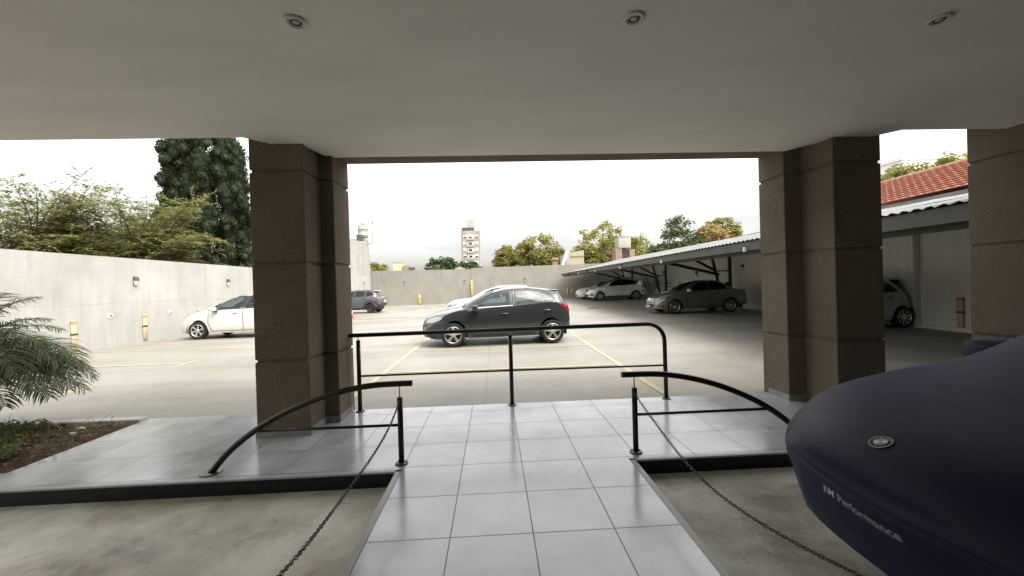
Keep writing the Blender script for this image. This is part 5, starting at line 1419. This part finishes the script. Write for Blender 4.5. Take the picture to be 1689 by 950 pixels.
mt = thing("motorcycle","dark motorcycle parked behind the beige saloon's bonnet","motorcycle",(10.7,24.0,lotz(10,24)),R(35))
for x in (-0.62,0.62):
    a = MB(); a.lathe([(0.20,-0.05),(0.29,-0.05),(0.31,0),(0.29,0.05),(0.20,0.05)],26,Matrix.Translation((x,0,0.31)) @ Matrix.Rotation(R(90),4,'X')); w_ = a.build("wheel", M['tyre'], mt)
    a = MB(); a.lathe([(0.20,-0.03),(0.20,0.03)],24,Matrix.Translation((x,0,0.31)) @ Matrix.Rotation(R(90),4,'X'))
    for k in range(5): an = 2*math.pi*k/5; a.rod((x,0,0.31),(x+0.2*math.cos(an),0,0.31+0.2*math.sin(an)),0.014,6)
    a.build("rim", M['alloy'], w_)
a = MB(); a.rbox(-0.30,0.28,-0.14,0.14,0.28,0.58,0.05); a.rod((0.62,-0.09,0.31),(0.42,-0.09,0.92),0.022,8); a.rod((0.62,0.09,0.31),(0.42,0.09,0.92),0.022,8); a.bar((-0.62,0.08,0.33),(-0.1,0.08,0.40),0.04,0.05); a.bar((-0.62,-0.08,0.33),(-0.1,-0.08,0.40),0.04,0.05); a.build("engine_frame", M['steel'], mt)
a = MB(); a.rbox(-0.02,0.40,-0.15,0.15,0.66,0.86,0.07); a.build("tank", M['conered'], mt)
a = MB(); a.rbox(-0.72,0.02,-0.13,0.13,0.70,0.80,0.04); a.build("seat", M['plastic'], mt)
a = MB(); a.tube([(0.30,-0.38,1.02),(0.40,-0.15,0.99),(0.40,0.15,0.99),(0.30,0.38,1.02)],0.016,8); a.rod((0.38,-0.28,1.0),(0.42,-0.33,1.20),0.006,6); a.rod((0.38,0.28,1.0),(0.42,0.33,1.20),0.006,6); a.rbox(0.41,0.43,-0.40,-0.27,1.17,1.25,0.008); a.rbox(0.41,0.43,0.27,0.40,1.17,1.25,0.008); a.build("handlebar", M['steel'], mt)
a = MB(); a.lathe([(0.09,0),(0.10,0.05),(0.05,0.14),(0.001,0.15)],18,Matrix.Translation((0.60,0,0.90)) @ Matrix.Rotation(R(-90),4,'Y')); a.build("headlight", M['lamp'], mt)

# ------------------------------------------------------------------ trees
def limb_path(p0, d, length, n=6, bend=0.25):
    P = [Vector(p0)]; d = Vector(d).normalized()
    for i in range(n):
        d = (d+Vector((random.uniform(-bend,bend),random.uniform(-bend,bend),random.uniform(-bend*.5,bend*.6)))).normalized(); P.append(P[-1]+d*length/n)
    return P
def tree(label, m, c, rad, base_z, leaf, nclump, per, name="tree", trunk_r=0.16, clump=0.24, seed=1, limbs=7, flat=0.6, aspect=1.7, group=None, lobes=None):
    """c centre of crown, rad its half sizes; leaves sit in clumps spread through the crown's outer volume"""
    random.seed(seed)
    o = thing(name, label, "tree", (c[0],c[1],base_z), 0, group)
    cz = c[2]-base_z
    a = MB(); P = [(0,0,0),(0.05*rad[0],0,cz*0.35),(0.0,0.05*rad[1],max(0.4,cz-rad[2]*0.35))]
    a.tube(P,[trunk_r,trunk_r*0.8,trunk_r*0.5],10); tk = a.build("trunk", M['bark'], o)
    b = MB()
    for k in range(limbs):
        az = 2*math.pi*k/limbs+random.uniform(-.4,.4); st = Vector((0,0,max(0.3,cz-rad[2]*random.uniform(0.4,0.9))))
        tgt = Vector((math.cos(az)*rad[0]*random.uniform(.55,.9),math.sin(az)*rad[1]*random.uniform(.55,.9),cz+rad[2]*random.uniform(-.2,.75)))
        n = 6; pts = []
        for i in range(n+1):
            t = i/n; q = st.lerp(tgt,t); q += Vector((random.uniform(-1,1),random.uniform(-1,1),random.uniform(-.3,1)))*0.06*rad[0]*math.sin(math.pi*t); pts.append(q)
        b.tube(pts,[trunk_r*(0.5-0.42*i/n) for i in range(n+1)],6)
    b.build("limbs", M['bark'], tk)
    cr_ = MB()
    lob = lobes or [((0,0,0),(1,1,1))]
    for i in range(nclump):
        lc, lr = random.choice(lob)
        while True:
            d = Vector((random.uniform(-1,1),random.uniform(-1,1),random.uniform(-1,1)))
            if 0.35 < d.length < 1: break
        if random.random() < 0.6: d = d.normalized()*random.uniform(0.72,1.02)
        p = Vector((rad[0]*(lc[0]+d.x*lr[0]),rad[1]*(lc[1]+d.y*lr[1]),cz+rad[2]*(lc[2]+d.z*lr[2])))
        s_ = clump*random.uniform(.6,1.4)
        leafquads(cr_, p, int(per*2.1*random.uniform(.6,1.4)), (s_*1.35,s_*1.35,s_*1.05), leaf, flat, 0.1, aspect)
    cr_.build("crown", m, o)
    return o
GB = "trees beyond the lot walls"
tree("dark green rounded tree beyond the far wall, below the tower",M['dgreen'],(-5.7,60,4.0),(4.0,3.0,2.1),-0.3,0.42,200,26,seed=3,clump=0.5,group=GB,lobes=[((-.35,0,.0),(.6,.8,1.0)),((.5,0,-.25),(.5,.8,.75))])
tree("olive brown plane tree beyond the far wall, right of the tower",M['ogreen'],(6.6,58,5.2),(4.4,3.4,3.9),-0.3,0.36,330,24,seed=4,clump=0.5,group=GB,lobes=[((0,0,.05),(.72,.8,1)),((.55,0,-.3),(.45,.6,.65)),((-.35,0,-.1),(.55,.8,.75))])
tree("smaller olive tree left of the plane tree, beyond the far wall",M['ogreen'],(2.1,57,4.6),(1.9,1.8,2.5),-0.3,0.33,130,22,seed=5,clump=0.42,group=GB)
tree("broad yellow-green tree behind the square water tank",M['ygreen'],(15.2,52,5.0),(5.3,3.6,4.4),-0.3,0.32,420,22,seed=6,clump=0.5,group=GB,lobes=[((-.1,0,.1),(.75,.9,.9)),((-.55,0,-.25),(.45,.7,.6)),((.5,0,-.1),(.5,.8,.75))])
tree("dense dark green tree above the carport roof",M['mgreen'],(20.3,44,5.3),(3.2,2.8,3.1),-0.3,0.30,300,24,seed=7,clump=0.42,group=GB,lobes=[((.15,0,.2),(.6,.8,.85)),((-.5,0,-.35),(.5,.7,.5)),((.65,0,-.2),(.4,.6,.45)),((-.1,0,-.4),(.8,.8,.5))])
tree("orange autumn tree beyond the carport roof",M['autumn'],(35.5,62,8.6),(3.6,3.0,2.4),-0.3,0.46,190,13,seed=8,clump=0.45,group=GB,lobes=[((-.35,0,-.15),(.65,.8,.75))])
tree("olive rounded tree behind the orange autumn tree",M['ogreen'],(38.0,66,9.2),(3.2,2.8,2.6),-0.3,0.46,150,14,seed=9,clump=0.45,group=GB)
tree("low scrubby tree between bare building and far wall",M['ogreen'],(-14.2,50,4.0),(1.3,1.0,0.85),-0.3,0.26,60,18,seed=10,clump=0.28,group=GB)
tree("small leafy sapling poking over the far wall",M['mgreen'],(-7.0,50,3.7),(0.5,0.4,0.8),-0.3,0.2,24,14,seed=11,clump=0.2,group=GB,trunk_r=0.05)
tree("green bush crown just over the red roof ridge, nearer the pale building",M['ogreen'],(27.6,25.5,7.35),(2.2,1.6,1.25),-0.3,0.2,130,20,seed=12,clump=0.3,group=GB)
tree("green bush crown over the left part of the red roof",M['ogreen'],(24.9,25.5,6.75),(1.7,1.4,1.1),-0.3,0.2,110,20,seed=13,clump=0.28,group=GB)
tree("small bush crown against the pale building above the red roof",M['ygreen'],(30.0,25.0,8.25),(1.0,0.9,0.95),-0.3,0.18,60,18,seed=14,clump=0.24,group=GB)
tree("low bush over the white wall beside the cypress",M['mgreen'],(-21.0,36,4.2),(0.9,0.9,1.5),-0.3,0.2,110,18,seed=15,clump=0.28,group=GB)

# feathery trees behind the white wall: layered sprays of small leaves on open limbs
def feathery(label, c, rad, base_z, seed, nl, m, leaf=0.115):
    random.seed(seed)
    o = thing("feathery_tree", label, "tree", (c[0],c[1],base_z), 0, GB)
    cz = c[2]-base_z
    a = MB(); a.tube([(0,0,0),(0.1,0,cz*0.4),(0.0,0.1,cz*0.62)],[0.17,0.14,0.11],10); tk = a.build("trunk", M['bark'], o)
    b = MB(); lv = MB()
    for k in range(nl):
        az = 2*math.pi*k/nl*2.6+random.uniform(-.3,.3); rr = random.uniform(.55,1.0)
        st = Vector((0,0,cz*random.uniform(0.45,0.68)))
        tgt = Vector((math.cos(az)*rad[0]*rr,math.sin(az)*rad[1]*rr,cz+rad[2]*(random.uniform(-.75,0.7) if k%4 else random.uniform(.75,1.15))*(1.1-0.25*rr)))
        n = 10; pts = []
        side = Vector((random.uniform(-1,1),random.uniform(-1,1),random.uniform(-.2,.8)))*0.12*rad[0]
        for i in range(n+1):
            t = i/n; pts.append(st.lerp(tgt,t)+side*math.sin(math.pi*t)+Vector((0,0,-0.25*t*t)))
        b.tube(pts,[0.045*(1-0.88*i/n) for i in range(n+1)],6)
        for i in range(2,n+1):
            for tw in range(5):
                q = pts[i].lerp(pts[i-1],random.random()); d = Vector((random.gauss(0,1),random.gauss(0,1),random.gauss(0.05,.32))).normalized()
                ln = random.uniform(.5,1.25)*(0.6+0.5*(1-i/n)); e = q+d*ln+Vector((0,0,-0.10*ln))
                b.tube([q,q.lerp(e,.5)+Vector((0,0,.05*ln)),e],[0.007,0.005,0.002],4,False)
                s_ = d.cross(Vector((0,0,1))).normalized()
                for j in range(30):
                    t = random.uniform(.10,1.1); p = q.lerp(e,t)+Vector((0,0,.05*ln*math.sin(math.pi*min(1,t))))
                    dd = (s_*random.choice((-1,1))+d*random.uniform(.1,.9)+Vector((0,0,random.uniform(-.35,.15)))).normalized()
                    l_ = leaf*random.uniform(.7,1.5); p2 = p+dd*random.uniform(0,.22); u = dd.cross(Vector((random.uniform(-.4,.4),random.uniform(-.4,.4),1))).normalized()*l_*0.26
                    lv.add([p2,p2+dd*l_*.5-u,p2+dd*l_,p2+dd*l_*.5+u],[(0,1,2,3)])
    b.build("limbs", M['bark'], tk); lv.build("crown", m, o)
    return o
feathery("feathery yellow-green tree behind the white wall, in front of the cypress",(-15.7,18.6,4.35),(3.5,2.6,1.9),-0.3,21,38,M['feather'])
feathery("feathery green tree behind the white wall at the left edge",(-19.2,17.6,4.6),(3.5,2.6,2.3),-0.3,22,38,M['feather'])
feathery("feathery pale tree behind the white wall, between its two neighbours",(-18.9,21.5,4.9),(3.6,2.6,2.1),-0.3,23,34,M['feather'])

def cypress(label, c, h, r, base_z, seed):
    random.seed(seed)
    o = thing("cypress_tree", label, "tree", (c[0],c[1],base_z), 0, GB)
    a = MB(); a.tube([(0,0,0),(0,0,h*0.5),(0,0,h*0.95)],[0.3,0.2,0.04],10); a.build("trunk", M['bark'], o)
    cr_ = MB()
    def prof(t): return (0.80+0.24*math.sin(math.pi*min(1,t*1.1)))*(1 if t < .82 else max(.12,1-(t-.82)/.2))
    lumps = []
    # upright boughs, each a chain of rounded clumps
    for k in range(15):
        az = 2*math.pi*k/15+random.uniform(-.2,.2); rf_ = random.uniform(.66,.86); z0_ = random.uniform(0,2.5); z1_ = h*random.uniform(.8,1.0)
        z = z0_
        while z < z1_:
            t = z/h; rr = r*prof(t)*rf_*(1+0.10*math.sin(z*1.7+k*2.3)); aa = az+0.10*math.sin(z*1.1+k)
            lumps.append((Vector((rr*math.cos(aa),rr*math.sin(aa),z)),random.uniform(.34,.58))); z += random.uniform(.26,.44)
    for _ in range(300):
        az = random.uniform(0,2*math.pi); z = random.uniform(.4,h*.95); rr = r*prof(z/h)*random.uniform(.85,1.0)
        lumps.append((Vector((rr*math.cos(az),rr*math.sin(az),z)),random.uniform(.20,.36)))
    for i in range(9):
        lumps.append((Vector((r*0.80+0.09*i,-0.3+random.gauss(0,.12),h*0.60-0.10*i+random.gauss(0,.08))),random.uniform(.2,.34)))
    core = bmesh.new()
    for p, q in lumps:
        bmesh.ops.create_icosphere(core, subdivisions=1, radius=q*0.72, matrix=Matrix.Translation(p) @ Matrix.Diagonal((1,1,1.35,1)))
        n = int(330*q*q*2.4)+18
        for _ in range(n):
            d = Vector((random.gauss(0,1),random.gauss(0,1),random.gauss(0.15,1))).normalized()
            if d.dot(Vector((p.x,p.y,0)).normalized()) < -0.5: continue
            e = p+Vector((d.x*q,d.y*q,d.z*q*1.3))*random.uniform(.72,1.06)
            t = (d*0.9+Vector((random.uniform(-.5,.5),random.uniform(-.5,.5),1.0))).normalized()
            u = t.cross(d+Vector((random.uniform(-.6,.6),random.uniform(-.6,.6),random.uniform(-.6,.6)))).normalized(); l_ = random.uniform(.09,.19)
            cr_.add([e-t*l_/2,e-u*l_*.26,e+t*l_/2,e+u*l_*.26],[(0,1,2,3)])
    cr_.bm(core, None, True)
    cr_.build("crown", M['cypress'], o)
    return o
cypress("tall dark columnar cypress rising behind the white wall",(-18.0,26.5,0),13.5,2.35,-0.3,31)

# ------------------------------------------------------------------ buildings beyond the walls
tw = thing("apartment_tower","tall pinkish grey apartment tower far away beyond the wall","tower",(-9.9,190,0))
a = MB(); a.box(-4.1,4.2,0,12,-1,28.0); a.build("wall", M['pink'], tw)
a = MB(); a.box(-4.4,-4.1,0.4,12,-1,28.3); a.box(2.6,4.19,-0.12,-0.002,-1,27.8); a.box(-4.09,-2.6,-0.12,-0.002,-1,27.8); a.build("side_panel", M['pinkd'], tw)
a = MB(); a.box(-4.1,1.5,1.0,8,28.01,29.7); a.build("penthouse", M['fascia'], tw)
a = MB(); a.box(-1.7,1.6,2.0,7,29.71,33.4); a.build("lift_tower", M['tank'], tw)
for fl in range(8):
    z = 24.4-3.0*fl
    if z < 0: break
    a = MB(); a.box(-1.55,1.55,-0.07,-0.02,z-0.2,z+1.75); w_ = a.build("window", M['wpaint'], tw)
    a = MB(); a.box(-0.9,0.6,-0.10,-0.071,z+0.0,z+1.0); a.build("pane", M['winglass'], w_)
    for x0,x1,op in ((-3.5,-1.95,fl in (3,)),(2.1,3.5,fl in (0,3,6))):
        a = MB(); a.box(x0,x1,-0.17,-0.125,z+0.35,z+1.5); w_ = a.build("window", M['wpaint'], tw)
        if op or fl == 0: b = MB(); b.box(x0+0.1,x1-0.1,-0.19,-0.172,z+0.4,z+0.95); b.build("pane", M['winglass'], w_)
    a = MB(); a.box(-1.85,1.6,-1.2,-0.002,z-0.95,z-0.75); a.box(-1.85,1.6,-1.2,-1.08,z-0.75,z+0.05); a.build("balcony", M['pink'], tw)

def simple_block(name, label, cat, parts, loc=(0,0,0)):
    o = thing(name, label, cat, loc)
    for nm, mm, boxes in parts:
        a = MB()
        for bx in boxes: a.box(*bx)
        a.build(nm, mm, o)
    return o
simple_block("rooftop_block","peach stained rooftop block peeking over the far wall","rooftop block",[("wall",M['peach'],[(-13.35,-12.2,55,56.2,-0.3,5.12)]),("coping",M['cream'],[(-13.42,-12.13,54.95,56.25,5.121,5.25)])])
simple_block("rooftop_shed","low grey rooftop shed with two levels right of the peach block","shed",[("wall",M['brick'],[(-12.1,-11.35,55.3,56.2,-0.3,4.68)]),("annex",M['fascia'],[(-11.34,-10.65,55.4,56.2,-0.3,4.48)])])
gb = thing("gabled_house","tiny pale gable showing over the far wall under the dark tree","house",(-3.6,45,0))
a = MB(); a.add([(-0.55,0,-0.3),(0.55,0,-0.3),(0.55,3,-0.3),(-0.55,3,-0.3),(-0.55,0,3.68),(0.55,0,3.68),(0.55,3,3.68),(-0.55,3,3.68),(0,0,3.90),(0,3,3.90)],[(0,1,5,8,4),(2,3,7,9,6),(1,2,6,5),(3,0,4,7)]); a.build("wall", M['cream'], gb)
a = MB(); a.add([(-0.65,-0.05,3.66),(0,-0.05,3.93),(0,3.05,3.93),(-0.65,3.05,3.66)],[(0,1,2,3)]); a.add([(0,-0.05,3.93),(0.65,-0.05,3.66),(0.65,3.05,3.66),(0,3.05,3.93)],[(0,1,2,3)]); a.build("roof", M['ridge'], gb)
lm = MB(); lm.rod((0,50,-0.3),(0,50,4.75),0.03,8); lm.box(-0.16,0.16,49.93,50.07,4.72,4.80)
tag(lm.build("lamp_mast", M['fascia']), "thin lamp mast rising over the far wall beside the olive tree", "mast")
ch = thing("brick_chimney","squat brick chimney with a flared cap over the far wall","chimney",(6.52,42,0))
a = MB(); a.box(-0.26,0.26,0,0.5,-0.3,4.02); a.build("stack", M['brick'], ch)
a = MB(); a.box(-0.17,0.17,0.08,0.42,4.021,4.14); a.box(-0.38,0.38,-0.1,0.6,4.141,4.23); a.box(-0.34,0.34,-0.06,0.56,4.231,4.36); a.build("cap", M['ridge'], ch)
ho = thing("cream_house","cream house with a slanted white gable edge left of the square tank","house",(8.4,44,0))
a = MB(); a.add([(-0.35,0,-0.3),(1.6,0,-0.3),(1.6,4,-0.3),(-0.35,4,-0.3),(-0.35,0,4.95),(1.6,0,5.25),(1.6,4,5.25),(-0.35,4,4.95)],[(0,1,5,4),(1,2,6,5),(2,3,7,6),(3,0,4,7),(4,5,6,7)]); a.build("wall", M['cream'], ho)
a = MB(); a.add([(-0.95,-0.05,3.5),(-0.65,-0.05,3.5),(0.0,-0.05,5.30),(-0.40,-0.05,5.15),(-0.95,0.3,3.5),(-0.65,0.3,3.5),(0.0,0.3,5.30),(-0.40,0.3,5.15)],[(0,1,2,3),(4,7,6,5),(0,3,7,4),(1,5,6,2),(3,2,6,7),(0,4,5,1)]); a.build("gable_edge", M['wpaint'], ho)
a = MB(); a.box(0.1,1.62,-0.06,-0.002,4.55,4.66); a.build("string_course", M['ridge'], ho)
tk_ = thing("tank_tower","square cream water tank on a weathered brick tower","water tower",(13.2,40,0))
a = MB(); a.box(-0.9,-0.25,0,1.2,-0.3,5.0); a.box(-0.25,0.55,0.3,1.2,-0.3,4.9); a.box(0.55,1.1,0.1,1.2,-0.3,4.88); a.build("brick_tower", M['brick'], tk_)
a = MB()
for i in range(7): a.box(-0.24,0.54,0.15,0.29,3.95+0.14*i,4.02+0.14*i)
a.build("louvre", M['fascia'], tk_)
a = MB(); a.rbox(-0.62,0.66,-0.05,1.2,5.02,6.12,0.04); a.build("tank", M['tank'], tk_)
a = MB(); a.rbox(-0.66,0.70,-0.09,1.24,6.121,6.20,0.02); a.lathe([(0.12,0),(0.12,0.06),(0.001,0.08)],14,Matrix.Translation((0.02,0.55,6.2))); a.build("lid", M['tank'], tk_)
simple_block("brick_house","brown brick house with a white framed window beyond the white wall","house",[("wall",M['brick'],[(-25.2,-21.5,40.3,44,-0.3,5.35)]),("eave",M['tank'],[(-25.4,-21.3,40.0,44,5.351,5.55)]),("window",M['wpaint'],[(-24.1,-22.5,40.2,40.298,3.6,4.75)]),("pane",M['winglass'],[(-23.98,-22.62,40.17,40.199,3.7,4.62)])])
simple_block("distant_building","pale flat-topped building far beyond the red roof","building",[("wall",M['wpaint'],[(76.5,88.5,72,90,-0.3,22.9)]),("parapet",M['wpaint'],[(76.2,88.7,71.8,90,22.901,23.5)]),("roof_box",M['tank'],[(84.5,86.2,74,76,23.501,24.3)])])
